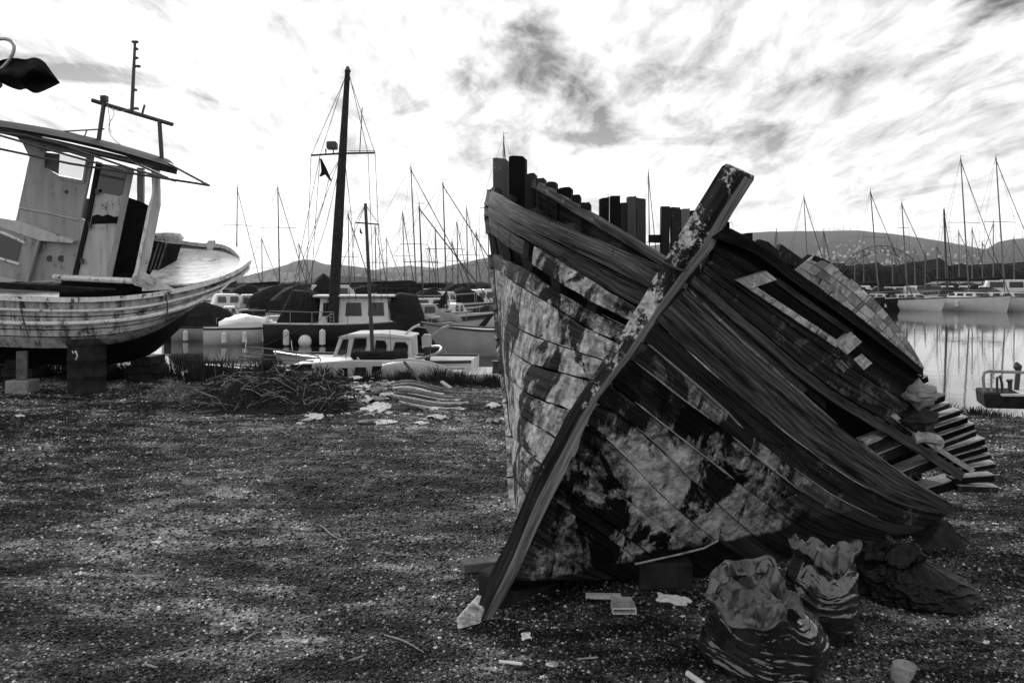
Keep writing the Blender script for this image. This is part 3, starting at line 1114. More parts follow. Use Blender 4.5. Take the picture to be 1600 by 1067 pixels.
def LS(k, off=0.0, n=22, phi1=2.0, dv=0.0, phi0=0.0):
    """the k-th starboard seam as 3-D points, 0 at the stem, turning away past the bow's outline"""
    pl = smoothpoly(TS[k], 40) if len(TS[k]) > 2 else TS[k]
    w = pl[0][0] - pl[-1][0]
    D = 2.05 * (max(w, 12) / 270) ** 0.62
    out_ = []
    for i in range(n):
        ph = lerp(phi0, phi1, i / (n - 1))
        q = math.sin(ph) if ph < math.pi / 2 else 1 - (1 - math.sin(ph)) * 0.6
        u, v = polyat(pl, q)
        Y = 3.60 + D * (0.42 * min(ph / (math.pi / 2), 1.3) ** 1.1 * (1 if True else 0) + 0.58 * (1 - math.cos(ph))) + off
        out_.append(P(u, v + dv, Y))
    return out_


for k in range(len(TS) - 1):
    if k == 3:
        continue            # this strake is missing: the gap shows the frames
    off = (-0.02, -0.012, -0.02, 0, -0.008, 0.004, -0.004, 0.003, -0.003, 0.004, 0, 0)[k]
    a, b = LS(k, off), LS(k + 1, off)
    gap = 0.008
    aa = [p.lerp(q, min(0.2, gap / max(0.02, (q - p).length))) for p, q in zip(a, b)]
    mname = 'wreck_side_wood' if k < 4 else 'wreck_side_paint'
    th = 0.036
    if k == 2:              # broken off, a shorter piece carries on to the stem
        j = 9
        MB().slab(aa[j:], b[j:], th, 3, 0.004, cup=0.004).build('plank', 'wreck_side_wood', W, smooth=True, angle=35)
        MB().slab([p + Vector((0, .02, 0)) for p in aa[:j]], [p + Vector((0, .02, 0)) for p in b[:j]], th, 3, 0.004, cup=0.004).build('plank', 'wreck_side_paint', W, smooth=True, angle=35)
    elif k == 4:
        j = 12
        MB().slab(aa[:j], b[:j], th, 3, 0.004, cup=0.004).build('plank', 'wreck_side_paint', W, smooth=True, angle=35)
        MB().slab([p + Vector((0, .012, 0)) for p in aa[j - 1:]], [p + Vector((0, .012, 0)) for p in b[j - 1:]], th, 3, 0.004, cup=0.004).build('plank', 'wreck_side_paint', W, smooth=True, angle=35)
    else:
        MB().slab(aa, b, th, 3, 0.004, cup=0.004).build('plank', mname, W, smooth=True, angle=35)
# frames and lining behind
for i in (3, 6, 9, 12, 15, 17):
    pts = []
    for k in range(0, 11):
        p = LS(k, 0.10)[i]
        pts.append(p + Vector((0.03, 0, 0)))
    for a, b in zip(pts, pts[1:]):
        pass
    MB().tube(pts, 0.045, 4).build('rib', 'dark_wood', W)
for k in range(0, 11):
    MB().slab(LS(k, 0.26, 14), [p.lerp(q, 0.97) for p, q in zip(LS(k, 0.26, 14), LS(k + 1, 0.26, 14))], 0.02, 1).build('ceiling_plank', 'near_black', W)

# bulwark frames standing above the top strake, stepping down towards the stem
top_line = smoothpoly(TS[0], 40)
steps = [(770, 793, 247, 5.75), (795, 820, 244, 5.6), (821, 836, 271, 5.35), (837, 851, 278, 5.2), (853, 869, 284, 5.05), (870, 893, 293, 4.9), (894, 906, 304, 4.75), (907, 922, 316, 4.6)]
for (u0, u1, vt, Y) in steps:
    vb = 372 + (u0 - 770) * 0.45
    j = R.uniform(-2, 2)
    tp = [P(lerp(u1, u0, q), vt + j * (q - 0.5) * 1.6 + R.uniform(-0.5, 0.7) + (2 if q in (0, 1) else 0), Y) for q in (0, 0.12, 0.45, 0.8, 1)]
    MB().prism([P(u0 + R.uniform(-1, 1), vb, Y), P(u1 + R.uniform(-1, 1), vb, Y)] + tp, (0.02, 0.10, 0)).build('bulwark_post', R.choice(('wreck_dark', 'wreck_dark', 'wreck_rail')), W)
# inner clamp: the long board falling from the posts to the stem
dl = smoothpoly([(824, 276), (850, 290), (905, 324), (960, 357), (1042, 407)], 22)
dY = np.linspace(5.5, 3.72, 22)
MB().slab([P(u, v, y) for (u, v), y in zip(dl, dY)], [P(u - 2, v + 12, y) for (u, v), y in zip(dl, dY)], 0.06, 1, 0.002).build('clamp_board', 'wreck_rail', W, smooth=True, angle=35)
for r in range(4):
    MB().slab([P(u, v + 10 + r * 20, y + 0.05) for (u, v), y in zip(dl, dY)], [P(u, v + 29.5 + r * 20, y + 0.05) for (u, v), y in zip(dl, dY)], 0.04, 1, 0.002).build('bulwark_board', 'wreck_dark', W, smooth=True, angle=35)
# two stumps of broken boards further aft and at the far rail
for (u0, u1, vt, Y) in ((937, 952, 309, 5.4), (954, 969, 306, 5.4), (969.5, 980, 317, 5.42), (980.5, 994, 307, 5.4), (994.5, 1009, 310, 5.4),
                        (1034, 1047, 322, 4.9), (1049, 1063, 324, 4.9), (1064.5, 1078, 326, 4.9), (1079, 1094, 329, 4.9),
                        (1128, 1140, 347, 4.3), (1163, 1176, 364, 4.3), (1100, 1112, 352, 4.5)):
    vb = 470 if u0 < 1100 else 430
    sl_ = R.uniform(-3, 3)
    tp = [P(lerp(u1, u0, q), vt + sl_ * (q - 0.5) + R.uniform(-0.4, 0.6), Y) for q in (0, 0.3, 0.65, 1)]
    MB().prism([P(u0, vb, Y), P(u1, vb, Y), P(u1 + R.uniform(-1, 0.5), lerp(vt, vb, 0.3), Y)] + tp + [P(u0 + R.uniform(-0.5, 1), lerp(vt, vb, 0.35), Y)], (0.0, 0.06, 0)).build('bulwark_board', R.choice(('wreck_dark', 'wreck_dark', 'wreck_rail')), W)
MB().bar(P(1014, 373, 4.95), P(1040, 373, 4.95), 0.05, 0.05).build('bulwark_board', 'wreck_dark', W)
MB().prism([P(1180, 395, 4.2), P(1187, 374, 4.2), P(1201, 378, 4.2), P(1217, 392, 4.2), P(1220, 381, 4.2), P(1254, 405, 4.2), P(1244, 418, 4.2), P(1215, 405, 4.2)], (0, 0.06, 0)).build('bulwark_board', 'wreck_dark', W)
# deck inside, heeled with the hull
dk = []
for t in np.linspace(0, 1, 9):
    a = Vector((0.75, 3.85, 1.50)).lerp(Vector((-0.05, 5.9, 1.95)), t)
    b = Vector((0.98, 3.85, 1.42)).lerp(Vector((2.9, 5.0, 0.55)), t)
    dk.append((a, b))
for k in range(8):
    MB().slab([dk[k][0], dk[k][0].lerp(dk[k][1], 0.5), dk[k][1]], [dk[k + 1][0], dk[k + 1][0].lerp(dk[k + 1][1], 0.5), dk[k + 1][1]], 0.03, 1, away=Vector((1, 4, 5))).build('deck_plank', 'dark_wood', W)

# --- stem post: front face and bevelled side face, running from the ground to the square cut head
Lp = [(738, 970), (752, 932), (770, 888), (795, 840), (816, 788), (839, 736), (862, 695), (885, 649), (914, 605), (949, 553), (996, 480), (1013, 449), (1036, 411), (1063, 364), (1092, 318), (1128, 260)]
Rp = [(768, 968), (782, 944), (808, 897), (830, 846), (856, 790), (880, 745), (899, 710), (918, 666), (945, 619), (996, 550), (1040, 480), (1062, 452), (1086, 420), (1116, 386), (1137, 342), (1176, 281)]
frac = [0.55, 0.55, 0.55, 0.5, 0.5, 0.5, 0.5, 0.55, 0.6, 0.65, 0.7, 0.7, 0.72, 0.7, 0.72, 0.74]
NS = 40
L_, R_ = [polyat(Lp, t) for t in np.linspace(0, 1, NS)], [polyat(Rp, t) for t in np.linspace(0, 1, NS)]
front, side, backs = [], [], []
for i in range(NS):
    t = i / (NS - 1)
    f = interp(t, np.linspace(0, 1, len(frac)), frac)
    Y = 3.47 - 0.03 * t + 0.10 * math.sin(math.pi * t) * -0.3
    (lu, lv), (ru, rv) = L_[i], R_[i]
    wob = 0.006 * noise.noise(Vector((t * 22, 1, 0)))
    wob2 = 1.6 * noise.noise(Vector((t * 26, 5, 0)))
    l = P(lu + wob2, lv, Y + 0.03 + wob)
    mm = P(lerp(lu, ru, f) + 1.5 * noise.noise(Vector((t * 18, 9, 0))), lerp(lv, rv, f), Y)
    r = P(ru, rv, Y + 0.07)
    lb = P(lu + 6, lv, Y + 0.30)
    rb = P(ru + 2, rv, Y + 0.32)
    front.append((l, l.lerp(mm, 0.33) + Vector((0, wob, 0)), l.lerp(mm, 0.66) - Vector((0, 0.004, 0)), mm))
    side.append((mm, mm.lerp(r, 0.5), r))
    backs.append((r, rb, lb, l))
ms = MB()
ms.loft([[x[j] for x in front] for j in range(4)])
ms.loft([[x[j] for x in backs] for j in range(4)])
for e in (0, NS - 1):
    ring = list(front[e]) + list(side[e][1:]) + list(backs[e][1:3])
    if e == NS - 1:
        c = sum(ring, Vector()) / len(ring)
        up = (front[e][0] - front[e - 1][0]).normalized()
        ms.loft([ring, [p.lerp(c, 0.12) + up * 0.018 for p in ring], [p.lerp(c, 0.9) + up * 0.022 for p in ring]], closed=True, capb=True)
    else:
        ms.add(ring, [list(range(len(ring)))])
st = ms.build('stem_post', 'wreck_stem', W, smooth=True, angle=38)
MB().loft([[x[j] for x in side] for j in range(3)]).build('bevelled_face', 'wreck_stem_side', st, smooth=True, angle=38, rel=True)
# iron strap round the stem where the rail crosses
MB().tube([P(1036, 410, 3.44), P(1052, 418, 3.415), P(1066, 423, 3.42), P(1082, 418, 3.50)], 0.007, 5).build('iron_strap', 'metal_dark', W)
# pale shoe at the stem foot, blocks and boards under the forefoot
MB().prism([G(714, 984), G(752, 974), P(756, 952, 3.46), P(737, 941, 3.5), P(712, 968, 3.47)], (0.03, 0.10, 0.0)).solo('timber_block', 'wreck_pale', G(733, 978), 'pale split timber block wedged under the stem foot of the wreck', 'timber block', bevel=0.006)
b0 = G(722, 893)
MB().bar(b0 + Vector((0, 0, 0.03)), G(795, 885) + Vector((0, 0.0, 0.03)), 0.10, 0.05, up=(0, 0, 1)).solo('timber_board', 'mid_wood', b0, 'short grey board lying behind the stem foot of the wreck', 'board', bevel=0.005)
MB().bar(G(1000, 928) + Vector((0, 0.1, 0.07)), G(1085, 926) + Vector((0, 0.1, 0.07)), 0.12, 0.14).solo('timber_baulk', 'dark_wood', G(1040, 930), 'dark squared timber baulk lying under the hull of the wreck', 'timber', bevel=0.008)
MB().bar(G(915, 934) + Vector((0, 0, 0.012)), G(970, 935) + Vector((0, 0, 0.012)), 0.03, 0.02).solo('stick', 'pale_wood', G(940, 935), 'flat pale stick lying under the wreck beside the open carton', 'stick')
# thin batten hanging below the painted planks
MB().tube([PR(992, 881, -0.05), PR(1060, 866, -0.06), PR(1100, 856, -0.06), PR(1122, 844, -0.05)], 0.006, 5).build('batten', 'twig_pale', W)


# ------------------------------------------------------------------ the fishing boat propped up on land
FB = thing('fishing_boat', Vector((-6.2, 11.6, 0.35)), 'white wooden fishing boat with wheelhouse propped on drums ashore', 'boat')


def ring(px, dy=0.0, n=44):
    return [P(u, v, Y + dy) for u, v, Y in smoothpoly(px, n)]


gun = [(-420, 425, 11.9), (-260, 448, 11.2), (-120, 459, 10.95), (0, 465, 10.9), (120, 468, 10.9), (220, 463, 10.92), (300, 449, 11.05), (355, 432, 11.4), (386, 415, 11.9), (388, 402, 12.4), (362, 386, 12.95), (320, 383, 13.2), (240, 374, 13.35), (100, 372, 13.4)]
g2 = [(u - d, v + h, Y + 0.02) for (u, v, Y), d, h in zip(gun, (0, 0, 0, 0, 0, 2, 5, 7, 8, 6, 3, 0, 0, 0), (18, 18, 18, 18, 18, 17, 15, 13, 12, 11, 10, 10, 10, 10))]
r1 = [(u - d, v + h, Y + 0.03) for (u, v, Y), d, h in zip(gun, (0, 0, 0, 0, 2, 4, 10, 20, 25, 22, 10, 0, 0, 0), (36, 38, 38, 39, 37, 34, 30, 24, 22, 20, 18, 18, 18, 18))]
r2 = [(u - d, v + h, Y + e) for (u, v, Y), d, h, e in zip(gun, (0, 0, 0, 2, 6, 12, 22, 38, 48, 44, 24, 6, 0, 0), (52, 56, 58, 59, 58, 54, 46, 38, 34, 32, 30, 30, 30, 30), (.05, .04, .04, .04, .04, .06, .1, .1, .05, 0, -.1, -.1, -.1, -.1))]
r3 = [(u - d, v + h, Y + e) for (u, v, Y), d, h, e in zip(gun, (0, 0, 0, 4, 10, 22, 40, 62, 78, 74, 44, 14, 0, 0), (66, 70, 74, 77, 76, 70, 60, 50, 46, 44, 42, 42, 42, 42), (.3, .2, .15, .15, .15, .18, .2, .2, .1, 0, -.2, -.25, -.25, -.25))]
r4 = [(-380, 505, 12.1), (-240, 528, 11.8), (-110, 545, 11.6), (0, 552, 11.55), (100, 556, 11.55), (180, 556, 11.6), (235, 545, 11.7), (272, 522, 11.85), (292, 498, 12.0), (292, 492, 12.3), (282, 490, 12.5), (240, 515, 12.7), (180, 535, 12.8), (80, 540, 12.8)]
keelc = [(-360, 520, 12.1), (-240, 548, 12.1), (-110, 562, 12.1), (0, 568, 12.1), (100, 570, 12.1), (180, 568, 12.1), (230, 556, 12.1), (262, 532, 12.1), (280, 506, 12.1), (280, 504, 12.15), (262, 525, 12.2), (230, 550, 12.2), (180, 562, 12.2), (80, 566, 12.2)]
rings = [ring(x) for x in (gun, g2, r1, r2, r3, r4, keelc)]
ctr = Vector((-6.2, 12.1, 1.0))


def strake(A, B, f0, f1, mat, out=0.0, th=0.035):
    a = [p.lerp(q, f0) for p, q in zip(A, B)]
    b = [p.lerp(q, f1) for p, q in zip(A, B)]
    def push(p):
        d = p - ctr
        d = Vector((d.x * 0.25, d.y, 0))
        return p + (d.normalized() * out if d.length > 1e-6 else d)
    a, b = [push(p) for p in a], [push(p) for p in b]
    mb = MB()
    inw = lambda p: p + (Vector((ctr.x * 0.3 + p.x * 0.7, ctr.y, p.z)) - p).normalized() * th
    mb.loft([a, b, [inw(p) for p in b], [inw(p) for p in a], a])
    return mb


strake(rings[0], rings[1], 0.10, 0.97, 'x').build('plank', 'boat_hull', FB, smooth=True, angle=50)
strake(rings[1], rings[2], 0.02, 0.44, 'x').build('plank', 'boat_hull', FB, smooth=True, angle=50)
strake(rings[1], rings[2], 0.53, 0.98, 'x').build('plank', 'boat_hull', FB, smooth=True, angle=50)
strake(rings[2], rings[3], 0.02, 0.45, 'x').build('plank', 'boat_hull', FB, smooth=True, angle=50)
strake(rings[2], rings[3], 0.53, 0.98, 'x').build('plank', 'boat_hull', FB, smooth=True, angle=50)
strake(rings[3], rings[4], 0.06, 0.97, 'x').build('plank', 'boat_hull', FB, smooth=True, angle=50)
strake(rings[4], rings[5], 0.0, 0.5, 'x').build('plank', 'boat_bottom', FB, smooth=True, angle=50)
strake(rings[4], rings[5], 0.52, 1.0, 'x').build('plank', 'boat_bottom', FB, smooth=True, angle=50)
strake(rings[5], rings[6], 0.02, 1.0, 'x').build('plank', 'boat_bottom', FB, smooth=True, angle=50)


MB().loft([[p + (Vector((ctr.x * 0.3 + p.x * 0.7, ctr.y, p.z)) - p).normalized() * 0.05 for p in r] for r in rings]).build('hull_lining', 'near_black', FB)  # dark sheet added inside to stop daylight showing between the strakes


def rail(A, r, mat, name, squash=1.0, dz=0.0):
    pts = [p + (Vector((p.x - ctr.x, 0, 0)) * 0.006 + Vector((0, (p.y - ctr.y), 0)).normalized() * r * 0.5) + Vector((0, 0, dz)) for p in A]
    return MB().tube(pts, r, 8).build(name, mat, FB, smooth=True, angle=60)


rail(rings[2], 0.032, 'boat_rail', 'rub_rail')
rail(rings[1], 0.022, 'boat_rail', 'rub_rail')
# gunwale cap: flat board all round
cap_o = [p + Vector((0, 0, 0.03)) + Vector((0, p.y - ctr.y, 0)).normalized() * 0.05 for p in rings[0]]
cap_i = [p + (Vector((ctr.x * 0.35 + p.x * 0.65, ctr.y, p.z)) - p).normalized() * 0.16 + Vector((0, 0, 0.03)) for p in rings[0]]
dn = Vector((0, 0, -0.07))
MB().loft([cap_o, cap_i, [p + dn for p in cap_i], [p + dn for p in cap_o], cap_o]).build('gunwale', 'boat_rail', FB, smooth=True, angle=40)
# deck planks, crosswise strips that fill the outline
half = 22
near = rings[0][:30]
dkl = []
for i in range(8, 31):
    p = rings[0][i]
    x = p.x
    # the far side at the same x
    far = min(rings[0][28:], key=lambda q: abs(q.x - x)) if i > 16 else Vector((x, 13.4, p.z))
    zz = p.z - 0.16 if i < 23 else p.z - 0.08
    dkl.append((Vector((x, p.y + 0.1, zz)), Vector((x, far.y - 0.08, max(zz + 0.03, far.z - 0.10)))))
for a, b in zip(dkl, dkl[1:]):
    if (b[0].x - a[0].x) < 0.02:
        continue
    MB().slab([a[0], a[0].lerp(a[1], 0.5), a[1]], [q - Vector((0.006, 0, 0)) for q in (b[0], b[0].lerp(b[1], 0.5), b[1])], 0.03, 1, away=Vector((-6, 12, 8))).build('deck_plank', 'boat_deck', FB)

# wheelhouse: separate wall panels, doors and windows on the near side
YN, YFAR = 11.35, 12.95


def wall(pts, Y=YN, th=0.05, mat='boat_cabin', name='wall', par=None, **k):
    return MB().prism([P(u, v, Y) for u, v in pts], (0, th, 0)).build(name, mat, par or FB, **k)


wh = wall([(24, 348), (35, 300), (46, 246), (68, 250), (67, 262), (89, 277), (128, 284), (134, 262), (142, 264), (126, 340), (113, 378), (62, 366)])
wall([(46, 246), (40, 230), (26, 214), (110, 226), (146, 236), (142, 264), (134, 262), (134, 247), (104, 238), (68, 236), (68, 250)], name='wall')
wall([(66, 236), (70, 236), (69, 262), (92, 275), (128, 282), (134, 248), (138, 249), (131, 287), (90, 280), (65, 264)], YN - 0.02, 0.04, 'boat_cabin', 'window_frame')
wall([(69, 238), (133, 248), (127, 280), (91, 273), (68, 260)], YN + 0.03, 0.006, 'glass_pane', 'window_pane')
wall([(68, 238), (93, 241), (91, 272), (68, 260)], YN + 0.045, 0.01, 'canvas_dark', 'dark_sheet')  # dark sheet behind the left part of the window pane
# post between window and door
wall([(150, 252), (157, 254), (139, 345), (119, 434), (112, 434), (133, 345)], YN - 0.01, 0.06, 'boat_bottom', 'door_post')
# lower panel, step and trunk cabin forward
wall([(113, 378), (126, 340), (133, 345), (112, 434), (104, 438), (44, 441), (62, 374)], YN - 0.0, 0.05)
wall([(-90, 330), (0, 354), (62, 375), (43, 441), (0, 432), (-90, 425)], YN - 0.10, 0.05, 'boat_cabin', 'cabin_side')
wall([(-6, 363), (12, 370), (33, 380), (27, 408), (10, 404), (-6, 400)], YN - 0.112, 0.01, 'window_dark', 'window_pane')
MB().tube([P(u, v, YN - 0.118) for u, v in ((-12, 358), (14, 368), (39, 380))], 0.022, 6).build('window_trim', 'boat_rail', FB)
MB().tube([P(u, v, YN - 0.118) for u, v in ((-12, 400), (10, 407), (30, 413))], 0.022, 6).build('window_trim', 'boat_rail', FB)
MB().prism([P(-90, 318, YN - 0.12), P(0, 341, YN - 0.12), P(30, 346, YN - 0.12), P(115, 376, YN - 0.12), P(112, 380, YN - 0.12), P(62, 376, YN - 0.12), P(0, 355, YN - 0.12), P(-90, 331, YN - 0.12)], (0, 1.7, 0.12)).build('cabin_top', 'boat_white', FB)
# sliding door with its window and a torn slot
dr = wall([(158, 256), (206, 262), (168, 435), (117, 433), (139, 345)], YN + 0.03, 0.035, 'boat_white', 'door')
wall([(158, 263), (197, 268), (191, 303), (186, 306), (153, 300)], YN + 0.018, 0.012, 'window_dark', 'door_window', dr)
wall([(144, 338), (152, 335), (160, 338), (168, 335), (178, 339), (186, 338), (184, 349), (142, 350)], YN + 0.018, 0.012, 'near_black', 'torn_slot', dr)
wall([(200, 262), (208, 263), (172, 436), (166, 436)], YN - 0.01, 0.05, 'boat_cabin', 'door_post')
# open doorway: post and sill, dark inside wall
wall([(236, 262), (247, 264), (248, 320), (232, 400), (219, 446), (204, 437), (212, 420), (232, 325), (238, 300)], YN - 0.01, 0.07, 'boat_white', 'door_post')
wall([(232, 320), (239, 300), (238, 262), (242, 262), (241, 300), (214, 430), (207, 434), (210, 425)], YN - 0.03, 0.03, 'boat_rail', 'door_frame')
wall([(190, 305), (222, 316), (232, 322), (205, 436), (160, 436)], YN + 0.75, 0.04, 'near_black', 'inner_wall')
wall([(110, 436), (250, 446), (250, 430), (110, 424)], YN + 0.3, 0.03, 'near_black', 'floor_board')
MB().tube([P(84, 433, YN - 0.12), P(140, 436, YN - 0.12), P(206, 439, YN - 0.12)], 0.045, 8).build('sill', 'boat_rail', FB, smooth=True)
# trim strips, hinges, a handle
for pts in ([(25, 349), (62, 367), (113, 380)], [(44, 441), (104, 438)], [(62, 374), (44, 440)], [(30, 325), (80, 334), (122, 344)]):
    MB().tube([P(u, v, YN - 0.012) for u, v in pts], 0.013, 5).build('trim_strip', 'boat_white', FB)
for (u, v) in ((152, 300), (141, 352), (128, 408)):
    MB().box(P(u, v, YN - 0.02), (0.05, 0.02, 0.09)).build('hinge', 'metal_dark', FB)
MB().tube([P(184, 372, YN + 0.0), P(180, 390, YN + 0.0)], 0.012, 5).build('door_handle', 'metal_dark', dr)
for (u, v, r_) in ((104, 300, 0.03), (78, 404, 0.05), (96, 404, 0.05)):
    MB().tube([P(u, v, YN - 0.015), P(u, v, YN + 0.02)], r_, 10).build('vent', 'metal_dark', FB)
for k in range(5):
    MB().tube([P(u, v, YN - 0.2) for u, v in smoothpoly([(206 + 3 * k, 440), (214 + 4 * k, 446 + k), (228 + 3 * k, 441 + k), (222, 436)], 10)], 0.012, 5).build('rope_coil', 'rope_pale', FB)
MB().tube([P(u, v, 10.86) for u, v in smoothpoly([(30, 466), (34, 490), (40, 512), (46, 530)], 8)], 0.010, 4).build('mooring_line', 'rope_dark', FB)
MB().tube([P(u, v, 10.86) for u, v in smoothpoly([(258, 460), (262, 480), (258, 505)], 8)], 0.010, 4).build('mooring_line', 'rope_dark', FB)
# far side and front wall
wall([(38, 360), (52, 300), (82, 303), (150, 312), (210, 322), (200, 420), (40, 420)], YFAR, 0.05, 'boat_cabin', 'wall')
for (u, w) in ((58, 8), (150, 8), (214, 10)):
    wall([(u, 262), (u + w, 263), (u + w, 330), (u, 330)], YFAR, 0.05, 'boat_cabin', 'wall_post')
MB().slab([P(24, 348, YN), P(46, 246, YN), P(36, 226, YN)], [P(64, 350, YFAR), P(78, 262, YFAR), P(72, 246, YFAR)], 0.05, 1, away=Vector((-9, 12, 2))).build('wall', 'boat_cabin', FB)
# roof: plank by plank, sloping down aft
for k in range(6):
    pr = []
    for f in (k / 6, (k + 0.96) / 6):
        y = lerp(10.95, 12.9, f)
        l, r = (lerp(-12, 0, f), lerp(196, 189, f)), (lerp(276, 254, f), lerp(263, 247, f))
        row = []
        for q in np.linspace(0, 1, 8):
            p = P(lerp(l[0], r[0], q), lerp(l[1], r[1], q), y)
            row.append(p + Vector((0, 0, 0.05 * math.sin(math.pi * f) + 0.07 * math.sin(math.pi * q))))
        pr.append(row)
    MB().slab(pr[0], pr[1], 0.05, 1, away=Vector((-6, 12, 9))).build('roof_board', 'near_black', FB)
MB().bar(P(-12, 201, 10.93), P(276, 268, 10.93), 0.04, 0.09).build('roof_edge', 'dark_wood', FB)
# awning frame of thin pipes outside the roof
pipes = [[(0 - 60, 222, 10.3), (0, 233, 10.3), (110, 256, 10.3), (327, 290, 10.35)], [(-40, 200, 10.95), (0, 212, 10.85), (100, 241, 10.6), (190, 266, 10.33)],
         [(60, 214, 10.95), (130, 238, 10.7), (205, 264, 10.5), (275, 283, 10.35)], [(200, 250, 10.9), (262, 278, 10.4)], [(264, 256, 10.9), (327, 290, 10.35)], [(-20, 205, 10.9), (40, 212, 10.8), (180, 247, 10.75), (240, 262, 10.85)]]
for pp in pipes:
    MB().tube([P(*x) for x in pp], 0.018, 6).build('awning_pipe', 'metal_dark', FB)
MB().tube([P(62, 208, 12), P(128, 204, 12), P(163, 202, 12)], 0.014, 5).build('roof_rail', 'metal_grey', FB)
MB().tube([P(136, 203, 12), P(132, 214, 12)], 0.012, 5).build('roof_rail', 'metal_grey', FB)
# gantry over the roof and the light mast
gy = 12.0
gt = MB().tube([P(163, 158, gy), P(154, 220, gy)], 0.035, 8).build('gantry_post', 'metal_dark', FB)
MB().tube([P(249, 188, gy), P(253, 250, gy)], 0.035, 8).build('gantry_post', 'metal_dark', FB)
MB().tube([P(144, 157, gy), P(163, 163, gy), P(210, 177, gy), P(270, 195, gy)], 0.034, 8).build('gantry_beam', 'metal_dark', FB)
MB().box(P(163, 155, gy), (0.09, 0.09, 0.10)).build('gantry_lamp', 'metal_dark', FB)
am = MB().tube([P(206, 175, gy), P(208, 130, gy), P(211, 66, gy)], [0.03, 0.028, 0.022], 8).build('light_mast', 'metal_dark', FB)
for (u, v, w) in ((211, 66, 9), (213, 77, 5), (213, 91, 5), (215, 104, 8), (211, 141, 5), (212, 170, 8)):
    MB().box(P(u, v, gy), (w * 0.0104, 0.05, 0.035)).build('lamp', 'metal_dark', am)
MB().tube([P(222, 179, gy), P(226, 164, gy)], 0.018, 5).build('whip_aerial', 'metal_dark', FB)
for pp in ([(168, 165), (172, 190), (170, 205), (178, 218), (190, 228)], [(176, 168), (178, 180), (170, 195), (174, 208)], [(172, 170), (188, 174), (204, 170)]):
    MB().tube([P(u, v, gy - 0.03) for u, v in smoothpoly(pp, 12)], 0.006, 4).build('cable', 'rope_pale', FB)
# stern fittings
MB().loft([[P(u + w * c, v, 12.95 + d) for c, d in ((-1, 0), (1, 0), (1, .12), (-1, .12))] for u, v, w in ((322, 406, 4), (325, 395, 5), (329, 386, 5.5), (330, 380, 7), (331, 376, 5.5))], closed=True, capa=True, capb=True).build('bollard', 'boat_rail', FB, smooth=True)
MB().tube([P(238, 370, 13.2), P(262, 369, 13.2), P(280, 370, 13.2), P(286, 373, 13.2)], [0.07, 0.075, 0.07, 0.03], 8).build('rolled_awning', 'boat_rail', FB, smooth=True)
# two-board inner bulwark at the stern and a hatch box beside the wheelhouse
ins = [p + (Vector((ctr.x * 0.3 + p.x * 0.7, ctr.y, p.z)) - p).normalized() * 0.12 for p in rings[0]]
MB().slab([p - Vector((0, 0, 0.06)) for p in ins[26:40]], [p - Vector((0, 0, 0.20)) for p in ins[26:40]], 0.02, 1).build('inner_bulwark', 'boat_cabin', FB, smooth=True)
hx = MB().prism([P(228, 424, 11.9), P(248, 424, 11.9), P(262, 380, 11.9), P(240, 376, 11.9)], (0, 0.5, 0)).build('hatch_box', 'near_black', FB)
for d in (0, 6, 12):
    MB().bar(P(246 - d, 424, 11.88), P(260 - d, 380, 11.88), 0.018, 0.02).build('hatch_frame', 'mid_wood', hx)
MB().prism([P(222, 425, 11.2), P(270, 452, 11.15), P(222, 455, 11.15)], (0.02, 0.03, 0)).build('coaming', 'boat_white', FB)
# pale after deck, plank by plank
dn_ = smoothpoly([(228, 441, 11.25), (300, 443, 11.3), (350, 428, 11.6), (378, 411, 12.05)], 12)
df_ = smoothpoly([(258, 386, 13.1), (320, 390, 12.95), (350, 394, 12.7), (376, 405, 12.2)], 12)
for k in range(9):
    A_ = [P(*[lerp(a, b, k / 9) for a, b in zip(p, q)]) for p, q in zip(dn_, df_)]
    B_ = [P(*[lerp(a, b, (k + 0.95) / 9) for a, b in zip(p, q)]) for p, q in zip(dn_, df_)]
    MB().slab(A_, B_, 0.03, 1, away=Vector((-5, 12, 8))).build('deck_plank', 'boat_deck', FB, smooth=True, angle=35)
# loose dark planks on the side deck
for k in range(4):
    MB().bar(P(-20 + 8 * k, 441 + k * 3, 11.05 + 0.04 * k), P(178 - 14 * k, 452 + k * 1.5, 11.05 + 0.04 * k), 0.10, 0.025).build('loose_plank', 'dark_wood', FB)

# the drum, blocks and props that carry it
DR_ = G(136, 612)
dm = thing('steel_drum', DR_, 'dark steel drum carrying the hull of the propped fishing boat', 'drum')
prof = [(0.0, 0.0), (0.265, 0.0), (0.27, 0.015), (0.255, 0.03), (0.255, 0.22), (0.268, 0.235), (0.268, 0.255), (0.255, 0.27), (0.255, 0.46), (0.268, 0.475), (0.268, 0.495), (0.255, 0.51), (0.255, 0.69), (0.27, 0.70), (0.27, 0.72), (0.245, 0.72), (0.24, 0.70), (0.0, 0.70)]
MB().loft([[DR_ + Vector((r * math.cos(a), r * math.sin(a), z)) for a in np.linspace(0, 2 * math.pi, 25)[:-1]] for r, z in prof], closed=True, uv=False).build('drum_body', 'drum', dm, smooth=True, angle=50)
MB().tube([P(118, 562, DR_.y - 0.30), P(121, 556, DR_.y - 0.30), P(118, 548, DR_.y - 0.29)], 0.008, 4).build('chalk_mark', 'paper', dm)
MB().tube([P(118, 549, DR_.y - 0.29), P(114, 552, DR_.y - 0.29), P(113, 548, DR_.y - 0.29)], 0.008, 4).build('chalk_mark', 'paper', dm)
MB().prism([DR_ + Vector((-0.2, -0.2, 0.722)), DR_ + Vector((0.22, -0.2, 0.722)), DR_ + Vector((0.2, -0.2, 0.80)), DR_ + Vector((-0.2, -0.2, 0.79))], (0, 0.45, 0)).solo('wood_pad', 'dark_wood', DR_ + Vector((0, 0, 0.722)), 'flat timber pad between the steel drum and the fishing boat hull', 'timber')
cbk = G(27, 616)
